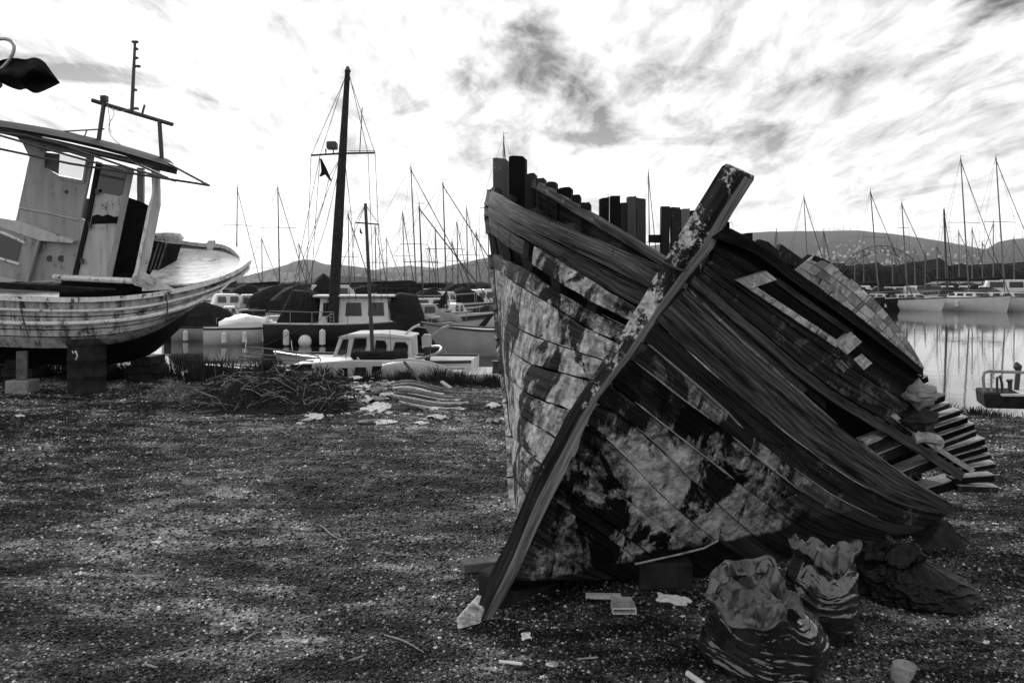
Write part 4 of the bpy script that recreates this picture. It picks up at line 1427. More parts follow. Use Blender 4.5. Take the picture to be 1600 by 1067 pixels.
MB().box(cbk + Vector((0, 0.12, 0.10)), (0.34, 0.30, 0.20)).solo('concrete_block', 'concrete', cbk, 'pale concrete block under a short prop of the fishing boat', 'block', bevel=0.015)
MB().bar(cbk + Vector((-0.01, 0.12, 0.203)), cbk + Vector((-0.02, 0.14, 0.62)), 0.14, 0.12).solo('prop_post', 'mid_wood', cbk + Vector((0, 0.12, 0.203)), 'short timber prop standing on the concrete block', 'prop', bevel=0.008)
for i, (x, y, w) in enumerate(((-7.9, 11.9, 0.3), (-6.9, 12.2, 0.34), (-6.1, 12.3, 0.34), (-8.8, 12.1, 0.34))):
    mb = MB()
    b = Vector((x, y, ground_z(x, y) - 0.02))
    mb.box(b + Vector((0, 0, 0.12)), (w, 0.5, 0.24))
    o = thing('keel_block', b, 'dark stacked timber cribbing under the keel of the fishing boat', 'timber stack', 'timber stacks under the fishing boat')
    for q in range(3):
        hh = 0.15
        MB().box(b + Vector((0.02 * (q - 1), 0, 0.075 + q * hh)), (w + (0.2 if q % 2 else 0), 0.5 - (0.15 if q % 2 else 0), hh - 0.006)).build('baulk', 'dark_wood', o, bevel=0.01)

# dark flag hanging from a bent pipe forward
fl = thing('furled_flag', P(-30, 420, 11.2), 'dark drooping cloth hung from a bent pipe above the fishing boat', 'flag')
MB().tube([P(u, v, 11.2) for u, v in smoothpoly([(-30, 425), (-32, 200), (-20, 72), (-4, 62), (14, 63), (22, 74), (16, 92), (2, 108), (-8, 116)], 30)], 0.026, 7).build('pipe', 'metal_grey', fl, smooth=True)
MB().tube([P(u, v, 11.2) for u, v in ((-4, 112), (0, 124), (2, 134), (-4, 140))], 0.02, 6).build('hook', 'metal_dark', fl, smooth=True)
otop = smoothpoly([(-30, 108), (2, 94), (24, 91), (40, 93), (54, 90), (68, 96), (80, 112), (93, 129)], 20)
obot = smoothpoly([(-30, 128), (-8, 126), (14, 136), (30, 141), (40, 139), (55, 146), (75, 139), (93, 130)], 20)
rows = []
for j in range(13):
    t = j / 12
    rows.append([P(lerp(a[0], b[0], t), lerp(a[1], b[1], t), 11.2 + 0.22 * math.sin(5.2 * t + i * 0.28) * math.sin(math.pi * min(1, t * 0.9 + 0.05)) + 0.05 * math.sin(i * 0.9 + t * 3)) for i, (a, b) in enumerate(zip(otop, obot))])
bk = [[p + Vector((0, 0.012, 0)) for p in r] for r in rows]
MB().loft(rows + bk[::-1], uv=False).build('cloth', 'cloth_black', fl, smooth=True, angle=80)


# ------------------------------------------------------------------ boats in the harbour
def hull_rows(L, B, D, sheer=0.25, transom=0.75, draft=0.25, rake=0.35, n=13):
    """local: bow at +x, waterline z=0; returns gunwale, chine ... rows on both sides joined under the keel"""
    rows = []
    for i in range(n):
        t = i / (n - 1)
        x = -L / 2 + L * t
        w = B / 2 * min(1.0, (transom + (1 - transom) * math.sin(min(1, t / 0.45) * math.pi / 2))) * (1 - max(0, (t - 0.45) / 0.55) ** 2.1)
        w = max(w, 0.015)
        top = D * (1 + sheer * (max(0, t - 0.4) / 0.6) ** 2 + 0.08 * max(0, 0.4 - t))
        row = []
        for s in (-1, -0.93, -0.78, -0.45, 0, 0.45, 0.78, 0.93, 1):
            a = abs(s)
            zz = {1: top, 0.93: top * 0.55, 0.78: 0.02, 0.45: -draft * 0.7, 0: -draft}[a]
            ww = {1: 1, 0.93: 0.97, 0.78: 0.84, 0.45: 0.5, 0: 0}[a] * w * (1 if s >= 0 else -1)
            xr = x + rake * (zz / max(D, 0.1)) * max(0, (t - 0.6) / 0.4) * (1 if zz > 0 else 0.6)
            row.append(Vector((xr, ww, zz)))
        rows.append(row)
    return rows


def place(o, rot):
    M = Matrix.Rotation(rot, 3, 'Z')
    return lambda p: origin(o) + M @ Vector(p)


def make_hull(o, T, L, B, D, hull='gel_white', deck='deck_pale', stripe=None, **k):
    rows = hull_rows(L, B, D, **k)
    mb = MB()
    mb.loft([[T(p) for p in r] for r in rows], uv=False)
    c = [T(p) for p in rows[0]]
    mb.add(c, [list(range(len(c)))])
    mb.build('hull', hull, o, smooth=True, angle=50)
    db = MB()
    for i in range(len(rows) - 1):
        a, b = rows[i], rows[i + 1]
        dz = Vector((0, 0, -0.04))
        db.add([T(a[0] * 1.0 + dz), T(b[0] + dz), T(b[-1] + dz), T(a[-1] + dz)], [(0, 1, 2, 3)])
    db.build('deck', deck, o)
    if stripe:
        for side in (0, -1):
            MB().tube([T(r[side] + Vector((0, 0, -0.02))) for r in rows], 0.035, 5).build('rubbing_strake', stripe, o)
    return rows


def fender(o, T, p, r=0.12, l=0.5, mat='gel_white'):
    q = Vector(p)
    MB().tube([T(q), T(q - Vector((0, 0, 0.06))), T(q - Vector((0, 0, l * 0.5))), T(q - Vector((0, 0, l - 0.05))), T(q - Vector((0, 0, l)))], [r * 0.3, r, r, r, r * 0.3], 8).build('fender', mat, o, smooth=True)


def cabin(o, T, x0, x1, w, z, h, mat='gel_white', slope=0.25, name='cabin', windows=3, winmat='window_dark'):
    sl = h * slope * 2
    pts = [(x0, z), (x1, z), (x1 - sl, z + h), (x0 + sl * 0.4, z + h)]
    mb = MB()
    wt = w * 0.86
    a = [T((x, -(w if zz == z else wt) / 2, zz)) for x, zz in pts]
    b = [T((x, (w if zz == z else wt) / 2, zz)) for x, zz in pts]
    mb.add(a + b, [(0, 1, 2, 3), (7, 6, 5, 4), (0, 4, 5, 1), (1, 5, 6, 2), (2, 6, 7, 3), (3, 7, 4, 0)])
    c = mb.build(name, mat, o, bevel=0.03)
    for k in range(windows):
        f0, f1 = (k + 0.12) / windows, (k + 0.85) / windows
        xa, xb = lerp(x0 + sl * 0.3, x1 - sl * 0.8, f0), lerp(x0 + sl * 0.3, x1 - sl * 0.8, f1)
        for s in (-1, 1):
            yb, yt = s * (lerp(w, wt, 0.35) / 2 + 0.008), s * (lerp(w, wt, 0.82) / 2 + 0.008)
            MB().prism([T((xa, yb, z + h * 0.35)), T((xb, yb, z + h * 0.35)), T((xb - 0.03, yt, z + h * 0.82)), T((xa + 0.03, yt, z + h * 0.82))], T((0, s * 0.012, 0)) - T((0, 0, 0))).build('window', winmat, c)
    # windscreen
    MB().prism([T((x1 - sl * 0.3 + 0.012, -w * 0.38, z + h * 0.3)), T((x1 - sl * 0.3 + 0.012, w * 0.38, z + h * 0.3)), T((x1 - sl * 0.85 + 0.012, wt * 0.40, z + h * 0.85)), T((x1 - sl * 0.85 + 0.012, -wt * 0.40, z + h * 0.85))], T((0.015, 0, 0.005)) - T((0, 0, 0))).build('windscreen', winmat, c)
    return c


def railing(o, T, pts, h, r=0.014, mat='metal_grey'):
    MB().tube([T(Vector(p) + Vector((0, 0, h))) for p in pts], r, 5).build('guard_rail', mat, o)
    for p in pts:
        MB().tube([T(p), T(Vector(p) + Vector((0, 0, h)))], r, 5).build('stanchion', mat, o)


def sailboat(label, Y, ub, ut, vt, L, rot, hull='gel_white', group=None, spread=(0.62,), boom='canvas_dark', dy=0.0, shroud=0.5, fenders=0, mr=0.055, D=0.85, mastmat='alu', jib=True, B=None, fore=0.06, clutter=True):
    """a moored sailboat whose mast foot and head are given by photo columns and row at depth Y"""
    B = B or L * 0.32
    base = Vector(((ub - 800) / F * Y, Y, ZW))
    o = thing('sailboat', base, label, 'sailboat', group)
    rr = rad(rot)
    off = Matrix.Rotation(rr, 3, 'Z') @ Vector((-L * fore, 0, 0))
    M = Matrix.Rotation(rr, 3, 'Z')
    T = lambda p: base + off + M @ Vector(p)
    make_hull(o, T, L, B, D, hull, stripe='gel_dark' if hull == 'gel_white' else 'gel_grey')
    cabin(o, T, -L * 0.12, L * 0.24, B * 0.6, D, 0.42, 'gel_white', windows=3)
    # cockpit coamings, sprayhood
    if clutter:
        mb = MB()
        for a in np.linspace(0, math.pi, 7):
            pass
        mb.loft([[T((x, B * 0.30 * math.cos(a), D + 0.38 + s * 0.5 * math.sin(a))) for a in np.linspace(0, math.pi, 9)] for x, s in ((-L * 0.04, 0.05), (-L * 0.09, 0.75), (-L * 0.15, 0.9), (-L * 0.19, 0.85))], uv=False)
        mb.build('sprayhood', 'canvas_dark', o, smooth=True)
    head = P(ut, vt, Y)
    foot = base + Vector((0, 0, D + 0.35))
    at = lambda t: foot.lerp(head, t)
    ms_ = MB().tube([foot, at(0.5), head], [mr, mr * 0.95, mr * 0.7], 6).build('mast', mastmat, o, smooth=True)
    MB().tube([head, head + Vector((0.0, 0, 0.25))], 0.012, 4).build('wind_vane', 'metal_dark', ms_)
    MB().bar(head + Vector((-0.05, 0, 0.12)), head + Vector((0.28, 0, 0.16)), 0.02, 0.02).build('wind_vane', 'metal_dark', ms_)
    ends = []
    for s in spread:
        c = at(s)
        sp_ = B * shroud * (1.0 if s < 0.7 else 0.8)
        ax = Vector((1, 0.2, 0)).normalized()
        MB().tube([c - ax * sp_, c + Vector((0, 0, 0.04)), c + ax * sp_], 0.022, 4).build('spreader', mastmat, o)
        ends.append((c - ax * sp_, c + ax * sp_))
    rig = 0.010 if Y < 70 else 0.014
    for sgn, e in ((-1, 0), (1, 1)):
        chain = T((-L * 0.02, sgn * B * 0.48, D))
        if ends:
            k = min(ends, key=lambda q: (q[0] - at(spread[0])).length)
            pt = ends[0][e]
            MB().tube([chain, pt, head], rig, 3).build('shroud', 'rope_dark', o)
        else:
            MB().tube([chain, at(0.96)], rig, 3).build('shroud', 'rope_dark', o)
    bow = T((L * 0.53, 0, D * 1.22))
    stern = T((-L * 0.5, 0, D))
    MB().tube([bow, at(0.97)], rig if not jib else rig * 3.2, 4).build('forestay', 'rope_dark', o)
    MB().tube([stern, head], rig, 3).build('backstay', 'rope_dark', o)
    if boom:
        a, b = at(0.11), T((-L * 0.40, 0, 0)) * 1.0
        b = Vector((b.x, b.y, at(0.10).z))
        MB().tube([a, a.lerp(b, 0.1), a.lerp(b, 0.5), b], [0.06, 0.15, 0.12, 0.06], 7).build('furled_sail', boom, o, smooth=True)
    # pulpit and lifelines
    railing(o, T, [(L * 0.50, 0, D * 1.2), (L * 0.42, B * 0.16, D * 1.16), (L * 0.15, B * 0.44, D * 1.0), (-L * 0.2, B * 0.48, D), (-L * 0.48, B * 0.38, D)], 0.55, 0.012)
    railing(o, T, [(L * 0.50, 0, D * 1.2), (L * 0.42, -B * 0.16, D * 1.16), (L * 0.15, -B * 0.44, D * 1.0), (-L * 0.2, -B * 0.48, D), (-L * 0.48, -B * 0.38, D)], 0.55, 0.012)
    for k in range(fenders):
        for sgn in (-1, 1):
            fender(o, T, (L * (-0.3 + 0.2 * k), sgn * (B * 0.5 + 0.08), D * 0.8))
    return o


LG, RG = 'sailboats moored across the basin', 'sailboats moored along the far pontoon'
# right-hand row
sailboat('white sailboat with tall twin stayed mast and pale fenders beside the dark yacht', 57, 1514, 1501, 247, 8, -80, 'gel_white', RG, (0.52,), fenders=3, shroud=0.55, D=1.0)
sailboat('white sailboat with single tall mast moored at the end of the pontoon', 57, 1570, 1556, 245, 8, -76, 'gel_white', RG, (0.52,), shroud=0.55, D=1.0)
sailboat('smaller white sailboat with cut off mast beside the dark hulled yacht', 58, 1418, 1409, 316, 6.5, -66, 'gel_white', RG, (0.72,), shroud=0.3, fenders=2)
sailboat('dark hulled sailboat with white mast moored next to the wreck house', 60, 1373, 1360, 298, 7.0, -70, 'gel_dark', RG, (0.55,), shroud=0.45)
sailboat('sailboat with ketch rig and thick dark mast between the white yachts', 75, 1480, 1475, 327, 8.5, -110, 'gel_dark', RG, (0.78,), shroud=0.25, mr=0.12, mastmat='gel_dark')
sailboat('sailboat with tall mast showing above the pale planked house of the wreck', 75, 1264, 1256, 306, 9, -80, 'gel_white', RG, (0.33,), shroud=0.8)
for i, (ub, ut, vt, Y, rot, hm) in enumerate(((1289, 1287, 360, 80, -95, 'gel_white'), (1499, 1498, 360, 95, -70, 'gel_white'), (1519, 1519, 356, 95, -90, 'gel_white'), (1552, 1552, 346, 90, 100, 'gel_dark'), (1213, 1213, 358, 90, 80, 'gel_white'), (1445, 1446, 395, 110, 70, 'gel_white'), (1335, 1336, 402, 110, -60, 'gel_white'), (1308, 1307, 398, 105, -100, 'gel_white'), (1395, 1394, 380, 100, -100, 'gel_dark'), (1430, 1429, 388, 105, -80, 'gel_dark'), (1465, 1464, 385, 90, -80, 'gel_white'), (1535, 1535, 378, 100, -60, 'gel_dark'), (1585, 1584, 372, 92, -80, 'gel_white'), (1350, 1349, 390, 95, -80, 'gel_dark'))):
    sailboat('small far sailboat with bare mast behind the front row of yachts', Y, ub, ut, vt, 8, rot, hm, RG, (0.5,), shroud=0.3, mr=0.07, clutter=False)
sailboat('sailboat with slim mast showing between the broken boards of the wreck', 60, 1016, 1013, 268, 9, -90, 'gel_white', RG, (0.42,), shroud=0.35)
sailboat('sailboat whose mast head rises over the tall posts of the wreck', 48, 788, 787, 212, 10, -80, 'gel_white', RG, (0.55,), shroud=0.5)
sailboat('sailboat with short mast peeping out between stem and cap rail of the wreck', 70, 1135, 1134, 338, 8, -90, 'gel_white', RG, (0.92,), shroud=0.35)

# left-hand group
sailboat('sailboat with slender dark mast behind the stern of the fishing boat', 62, 369, 371, 292, 8.5, 75, 'gel_white', LG, (0.64,), shroud=0.45, mastmat='gel_dark')
sailboat('sailboat with slender mast between fishing boat stern and tall wooden mast', 58, 437, 434, 292, 8.5, 70, 'gel_dark', LG, (0.62,), shroud=0.5, mastmat='gel_dark')
sailboat('white sailboat with tall bare mast and dark forestay beside the drooping sail', 50, 651, 642, 260, 9.5, 20, 'gel_white', LG, (0.4,), shroud=0.3)
sailboat('white sailboat with tall mast and broad jib stay under a drooping sail cover', 46, 698, 692, 285, 9.5, 15, 'gel_white', LG, (0.42,), shroud=0.4, fenders=1)
sailboat('dark hulled sailboat with thick mast and covered boom', 40, 661, 655, 322, 8.0, 10, 'gel_dark', LG, (0.4,), shroud=0.35, mastmat='gel_dark')
for i, (ub, ut, vt, Y, rot, hm) in enumerate(((546, 544, 333, 70, 60, 'gel_white'), (633, 629, 330, 75, 80, 'gel_white'), (716, 714, 346, 65, 75, 'gel_dark'), (731, 729, 324, 60, 70, 'gel_white'), (681, 680, 356, 80, 90, 'gel_white'), (764, 763, 352, 62, 80, 'gel_white'), (605, 604, 372, 85, 60, 'gel_white'), (410, 409, 372, 80, 70, 'gel_white'), (468, 467, 380, 85, 75, 'gel_dark'), (588, 586, 352, 66, 80, 'gel_dark'), (708, 706, 376, 75, 70, 'gel_white'), (745, 744, 362, 70, 60, 'gel_dark'), (672, 670, 384, 82, 80, 'gel_dark'))):
    sailboat('small far sailboat with bare mast among the boats across the basin', Y, ub, ut, vt, 7.5, rot, hm, LG, (0.45,), shroud=0.4, mr=0.06)


ds_ = thing('drooping_sail_boat', P(676, 500, 38) * 1.0, 'dark low boat with a drooping crescent of furled sail', 'sailboat')
ds_.location.z = ZW
MB().prism([P(u, v, 38) for u, v in smoothpoly([(652, 477), (672, 475), (688, 467), (697, 455), (699, 468), (692, 480), (676, 485), (656, 482)], 20)], (0, 0.12, 0)).build('furled_sail', 'canvas_dark', ds_)
make_hull(ds_, place(ds_, rad(12)), 4.4, 1.7, 0.7, 'gel_dark', 'deck_pale', stripe='gel_grey')
MB().tube([P(698, 505, 38), P(698, 440, 38)], 0.05, 6).build('mast', 'gel_dark', ds_)
# motor sailer with the big wooden mast
Y = 25.5
MS = thing('motor_sailer', Vector(((545 - 800) / F * Y, Y, ZW)), 'dark hulled motor sailer with white wheelhouse and thick tall wooden mast', 'boat')
T = place(MS, rad(8))
make_hull(MS, T, 5.4, 2.3, 0.72, 'gel_dark', 'deck_pale', stripe='gel_white', transom=0.8)
c = cabin(MS, T, -0.95, 1.5, 1.6, 0.62, 0.95, 'gel_white', 0.10, 'wheelhouse', 3)
MB().box(T((0.25, 0, 1.62)), (2.7, 1.9, 0.07), Matrix.Rotation(rad(8), 3, 'Z')).build('wheelhouse_roof', 'gel_white', MS, bevel=0.02)
mb = MB()
mb.loft([[T((x, 0.85 * math.cos(a), 0.75 + s * math.sin(a))) for a in np.linspace(0, math.pi, 9)] for x, s in ((1.45, 0.85), (1.75, 1.0), (2.35, 0.9), (2.6, 0.2))], uv=False)
mb.build('spray_cover', 'canvas_dark', MS, smooth=True)
mb = MB()
mb.loft([[T((x, 0.8 * math.cos(a), 0.6 + s * math.sin(a))) for a in np.linspace(0, math.pi, 9)] for x, s in ((-2.3, 0.3), (-1.9, 1.25), (-1.3, 1.2), (-0.98, 0.9))], uv=False)
mb.build('stern_cover', 'canvas_dark', MS, smooth=True)
railing(MS, T, [(-2.5, -0.95, 0.72), (-1.8, -1.08, 0.70), (-1.1, -1.13, 0.68), (-0.4, -1.14, 0.68)], 0.42)
for x, r in ((-1.9, 0.10), (-0.75, 0.10)):
    fender(MS, T, (x, -1.28, 0.55), r, 0.55)
MB().ball(T((-1.3, -1.3, 0.15)), 0.22, 12, 8).build('buoy', 'gel_white', MS, smooth=True)
foot, head = P(519, 512, Y - 0.9), P(543, 112, Y - 0.9)
mm_ = MB().tube([foot - Vector((0, 0, 0.25)), foot.lerp(head, 0.35), foot.lerp(head, 0.7), head], [0.185, 0.17, 0.13, 0.085], 10).build('mast', 'dark_wood', MS, smooth=True)
MB().tube([head, head + Vector((0, 0, 0.16))], [0.12, 0.05], 8).build('mast_cap', 'metal_dark', mm_)
at = lambda u, v: P(u, v, Y - 0.9)
MB().tube([at(486, 243), at(535, 240), at(586, 239)], 0.035, 6).build('crosstree', 'metal_dark', MS)
MB().loft([[at(519, 228) + Vector((x * 0.16 * s, y * 0.14 * s, z)) for x, y in ((-1, -1), (1, -1), (1, 1), (-1, 1))] for z, s in ((-0.12, 0.9), (-0.06, 1), (0.08, 1), (0.13, 0.85))], closed=True, capa=True, capb=True).build('radar', 'metal_dark', MS)
MB().tube([at(521, 233), at(521, 241)], 0.02, 5).build('radar_stalk', 'metal_dark', MS)
MB().tube([at(509, 242), at(509, 233)], [0.018, 0.03], 5).build('nav_light', 'metal_dark', MS)
MB().tube([at(562, 240), at(566, 168)], 0.016, 4).build('whip_aerial', 'metal_dark', MS)
fl2 = [(500, 248), (502, 268), (499, 276), (507, 272), (516, 283), (508, 264)]
MB().prism([P(u, v, Y - 1.0) for u, v in fl2], (0.05, 0.03, 0)).build('flag', 'cloth_black', MS)
for pp in ([(541, 118), (486, 243), (478, 470)], [(540, 118), (500, 243), (460, 440), (448, 500)], [(545, 118), (586, 240), (590, 330), (596, 470)], [(546, 118), (575, 240), (580, 360), (585, 480)], [(532, 245), (500, 330), (468, 420), (444, 500)], [(533, 250), (510, 350), (480, 440), (462, 500)], [(500, 243), (496, 300), (484, 480)], [(538, 245), (548, 330), (556, 470)], [(540, 236), (586, 236)], [(530, 250), (515, 275), (505, 320), (470, 430)]):
    MB().tube([at(u, v) for u, v in pp], 0.012, 3).build('stay', 'rope_dark', MS)
for k in range(6):
    a = k * 1.05
    MB().tube([at(519 + 10 * math.cos(a), 495 + 3 * k), at(519, 490 + 5 * k) + Vector((0, -0.22, 0)), at(519 - 10 * math.cos(a), 498 + 3 * k)], 0.025, 4).build('rope_coil', 'rope_pale', MS)


def motorboat(label, Y, u, L, B, D, rot, hull='gel_white', cab=None, cover=None, group='motor boats moored in the basin', motor=False, fend=0, rails=True, deckm='deck_pale'):
    o = thing('motorboat', Vector(((u - 800) / F * Y, Y, ZW)), label, 'motorboat', group)
    T = place(o, rad(rot))
    make_hull(o, T, L, B, D, hull, deckm, stripe='gel_dark' if hull != 'gel_dark' else 'gel_grey', transom=0.9, rake=0.5)
    if cab:
        x0, x1, h, mt = cab
        cabin(o, T, x0 * L, x1 * L, B * 0.72, D, h, mt, 0.35, 'cabin', 2)
    if cover:
        x0, x1, h, mt = cover
        mb = MB()
        mb.loft([[T((lerp(x0, x1, s) * L, B * 0.47 * math.cos(a), D - 0.02 + (h * (0.2 + 0.8 * math.sin(math.pi * (0.12 + 0.76 * s))) + 0.04 * math.sin(s * 17 + a * 3)) * math.sin(a))) for a in (0.0, 0.5, 1.0, 1.3, math.pi - 1.3, math.pi - 1.0, math.pi - 0.5, math.pi)] for s in (0, 0.12, 0.3, 0.5, 0.72, 0.9, 1.0)], uv=False, capa=True, capb=True)
        mb.build('boat_cover', mt, o, smooth=True, angle=22)
    if motor:
        for dy in ((-0.22, 0.22) if motor == 2 else (0,)):
            b = T((-L / 2 - 0.12, dy * B, D + 0.08))
            mt = MB().loft([[b + Vector((sx * x, sy * 0.11, z)) for sx, sy in ((-1, -1), (1, -1), (1, 1), (-1, 1))] for x, z in ((0.09, -0.22), (0.13, -0.16), (0.15, 0.02), (0.11, 0.10))], closed=True, capa=True, capb=True).build('outboard_motor', 'gel_white' if motor == 2 else 'gel_dark', o, smooth=True)
            MB().tube([b - Vector((0, 0, 0.2)), b - Vector((0, 0, 0.95))], [0.06, 0.04], 6).build('motor_leg', 'gel_dark', mt)
    if rails:
        railing(o, T, [(L * 0.50, 0, D * 1.2), (L * 0.38, B * 0.22, D * 1.12), (L * 0.12, B * 0.45, D * 1.0)], 0.3, 0.012)
        railing(o, T, [(L * 0.50, 0, D * 1.2), (L * 0.38, -B * 0.22, D * 1.12), (L * 0.12, -B * 0.45, D * 1.0)], 0.3, 0.012)
    for k in range(fend):
        fender(o, T, (L * (-0.3 + 0.2 * k), -(B * 0.5 + 0.07), D * 0.8), 0.09, 0.4)
    return o


motorboat('white speedboat with pale cover and twin white outboard motors', 25.5, 396, 3.2, 1.7, 0.55, 22, 'gel_white', None, (-0.35, 0.2, 0.45, 'gel_white'), fend=3)
motorboat('low dark boat under a black pointed cover beside the twin motor speedboat', 27, 326, 2.4, 1.5, 0.5, 20, 'gel_grey', None, (-0.45, 0.35, 0.9, 'canvas_dark'), fend=1)
motorboat('white cabin motorboat with slatted side behind the fishing boat stern', 40, 352, 3.6, 2.0, 0.8, 30, 'gel_white', (-0.2, 0.3, 0.7, 'gel_white'), None)
motorboat('boat wrapped in a boxy black cover left of the motor sailer', 36, 430, 3.2, 2.0, 0.8, 25, 'gel_dark', None, (-0.4, 0.4, 1.2, 'canvas_dark'))
motorboat('black covered boat with tall canvas hump behind the speedboat bow', 33, 471, 2.6, 1.9, 0.75, 40, 'gel_grey', None, (-0.5, 0.35, 1.3, 'canvas_dark'))
motorboat('grey boat with cabin and dark windows moored in a row of covered boats', 38, 398, 2.8, 1.9, 0.8, 25, 'gel_grey', (-0.3, 0.3, 0.7, 'gel_grey'), None)
motorboat('white flybridge motorboat seen over the motor sailer wheelhouse', 42, 525, 4.6, 2.4, 1.0, 15, 'gel_white', (-0.35, 0.3, 1.0, 'gel_white'), (-0.3, 0.0, 1.7, 'canvas_dark'))
motorboat('open boat with dark cover alongside the dark sailboat', 33, 612, 4.2, 1.9, 0.7, 8, 'gel_dark', None, (-0.3, 0.35, 0.7, 'canvas_dark'))
motorboat('dark narrow boat with pale cabin windscreen right of the motor sailer', 31, 665, 4.8, 2.0, 0.65, 14, 'gel_dark', (-0.2, 0.15, 0.55, 'gel_grey'), None)
motorboat('white sharp bowed boat moored beyond the wreck left edge', 34, 742, 4.0, 1.8, 0.7, 20, 'gel_white', None, None)
motorboat('grey plain hulled boat close beside the wreck left edge', 21, 758, 2.4, 1.4, 0.75, 178, 'gel_grey', None, None, rails=False)
motorboat('covered boat with dark canopy below the drooping sail', 44, 690, 4.6, 2.0, 0.9, 60, 'gel_white', (-0.2, 0.2, 0.7, 'gel_white'), (-0.45, -0.1, 0.9, 'canvas_dark'))
motorboat('dark boat with clutter on deck beyond the white sharp bowed boat', 46, 752, 4.6, 2.0, 0.9, 40, 'gel_grey', (-0.2, 0.2, 0.8, 'gel_white'), (-0.5, -0.1, 1.0, 'canvas_dark'))
motorboat('white motor yacht with raked cabin behind the end sailboat', 72, 1578, 7.5, 2.8, 1.3, -25, 'gel_white', (-0.3, 0.25, 1.2, 'gel_white'), None, 'motor boats moored along the far pontoon')
motorboat('dark motorboat under a black cover next to the pale house of the wreck', 58, 1335, 4.0, 2.2, 0.9, -60, 'gel_dark', (-0.2, 0.2, 0.8, 'gel_dark'), (-0.4, 0.1, 1.2, 'canvas_dark'), 'motor boats moored along the far pontoon')
for i, (u, Y, mt) in enumerate(((1300, 82, 'gel_white'), (1345, 84, 'gel_white'), (1388, 80, 'gel_grey'), (1430, 78, 'gel_white'), (1455, 70, 'gel_dark'), (1475, 82, 'gel_white'), (1520, 84, 'gel_white'), (1550, 80, 'gel_white'), (1600, 78, 'gel_grey'), (1408, 66, 'gel_white'))):
    motorboat('low far motorboat in the back row behind the moored yachts', Y, u, 5.5, 2.3, 1.0, R.choice((-40, -60, -75, -30)), mt, (-0.25, 0.25, 0.9, mt), (-0.45, -0.1, 1.1, 'canvas_dark') if i % 2 else None, 'back row of motor boats along the far pontoon')
for i, (u, Y, mt) in enumerate(((330, 52, 'gel_white'), (405, 50, 'gel_grey'), (455, 48, 'gel_dark'), (560, 46, 'gel_white'), (590, 50, 'gel_grey'), (625, 52, 'gel_dark'), (660, 56, 'gel_white'), (725, 54, 'gel_dark'), (770, 52, 'gel_white'))):
    motorboat('low far motorboat in the row across the basin', Y, u, 4.4, 2.0, 0.9, R.choice((20, 40, 60, 160)), mt, (-0.25, 0.25, 0.8, mt), (-0.45, 0.1, 1.2, 'canvas_dark') if i % 2 else None, 'row of motor boats across the basin')

for i, (u, v, L, rot, hm, cb_, cv) in enumerate(((306, 530, 2.2, 30, 'gel_dark', None, (-0.4, 0.3, 0.6, 'canvas_dark')), (362, 512, 2.4, 25, 'gel_white', (-0.2, 0.2, 0.5, 'gel_white'), None), (448, 508, 2.4, 35, 'gel_dark', (-0.2, 0.25, 0.5, 'gel_grey'), None), (482, 516, 2.0, 50, 'gel_white', None, (-0.4, 0.2, 0.5, 'canvas_grey')),
                                                   (600, 512, 2.6, 12, 'gel_white', None, (-0.45, 0.2, 0.6, 'canvas_dark')), (640, 506, 2.6, 20, 'gel_dark', (-0.2, 0.2, 0.5, 'gel_white'), None), (690, 520, 2.6, 16, 'gel_white', None, (-0.3, 0.3, 0.4, 'canvas_grey')), (716, 508, 2.4, 30, 'gel_dark', (-0.2, 0.2, 0.6, 'gel_white'), None), (630, 530, 2.4, 10, 'gel_dark', None, (-0.4, 0.35, 0.5, 'canvas_dark')), (705, 536, 2.0, 170, 'gel_dark', None, None), (575, 500, 2.6, 25, 'gel_white', (-0.2, 0.2, 0.6, 'gel_white'), None))):
    motorboat(('small open boat with ' + ('a humped cover' if cv else 'a little cabin' if cb_ else 'bare thwarts') + ' squeezed among the boats of the basin'), YW(v), u, L, L * 0.45, 0.5, rot, hm, cb_, cv, 'small boats squeezed into the basin')
# mooring lines from the bank to the boats
for i, (a, b) in enumerate((((478, 586), (455, 532)), ((640, 588), (600, 530)), ((706, 586), (735, 540)), ((735, 588), (690, 520)), ((360, 580), (385, 532)), ((560, 586), (548, 528)))):
    p0, p1 = G(*a) + Vector((0, 0, -0.05)), P(b[0], b[1], 23)
    MB().tube([p0.lerp(p1, t) - Vector((0, 0, 0.5 * math.sin(math.pi * t))) for t in np.linspace(0, 1, 10)], 0.012, 4).solo('mooring_rope', 'rope_pale', p0, 'slack mooring rope running from the bank out to the boats', 'rope', 'mooring ropes of the basin')

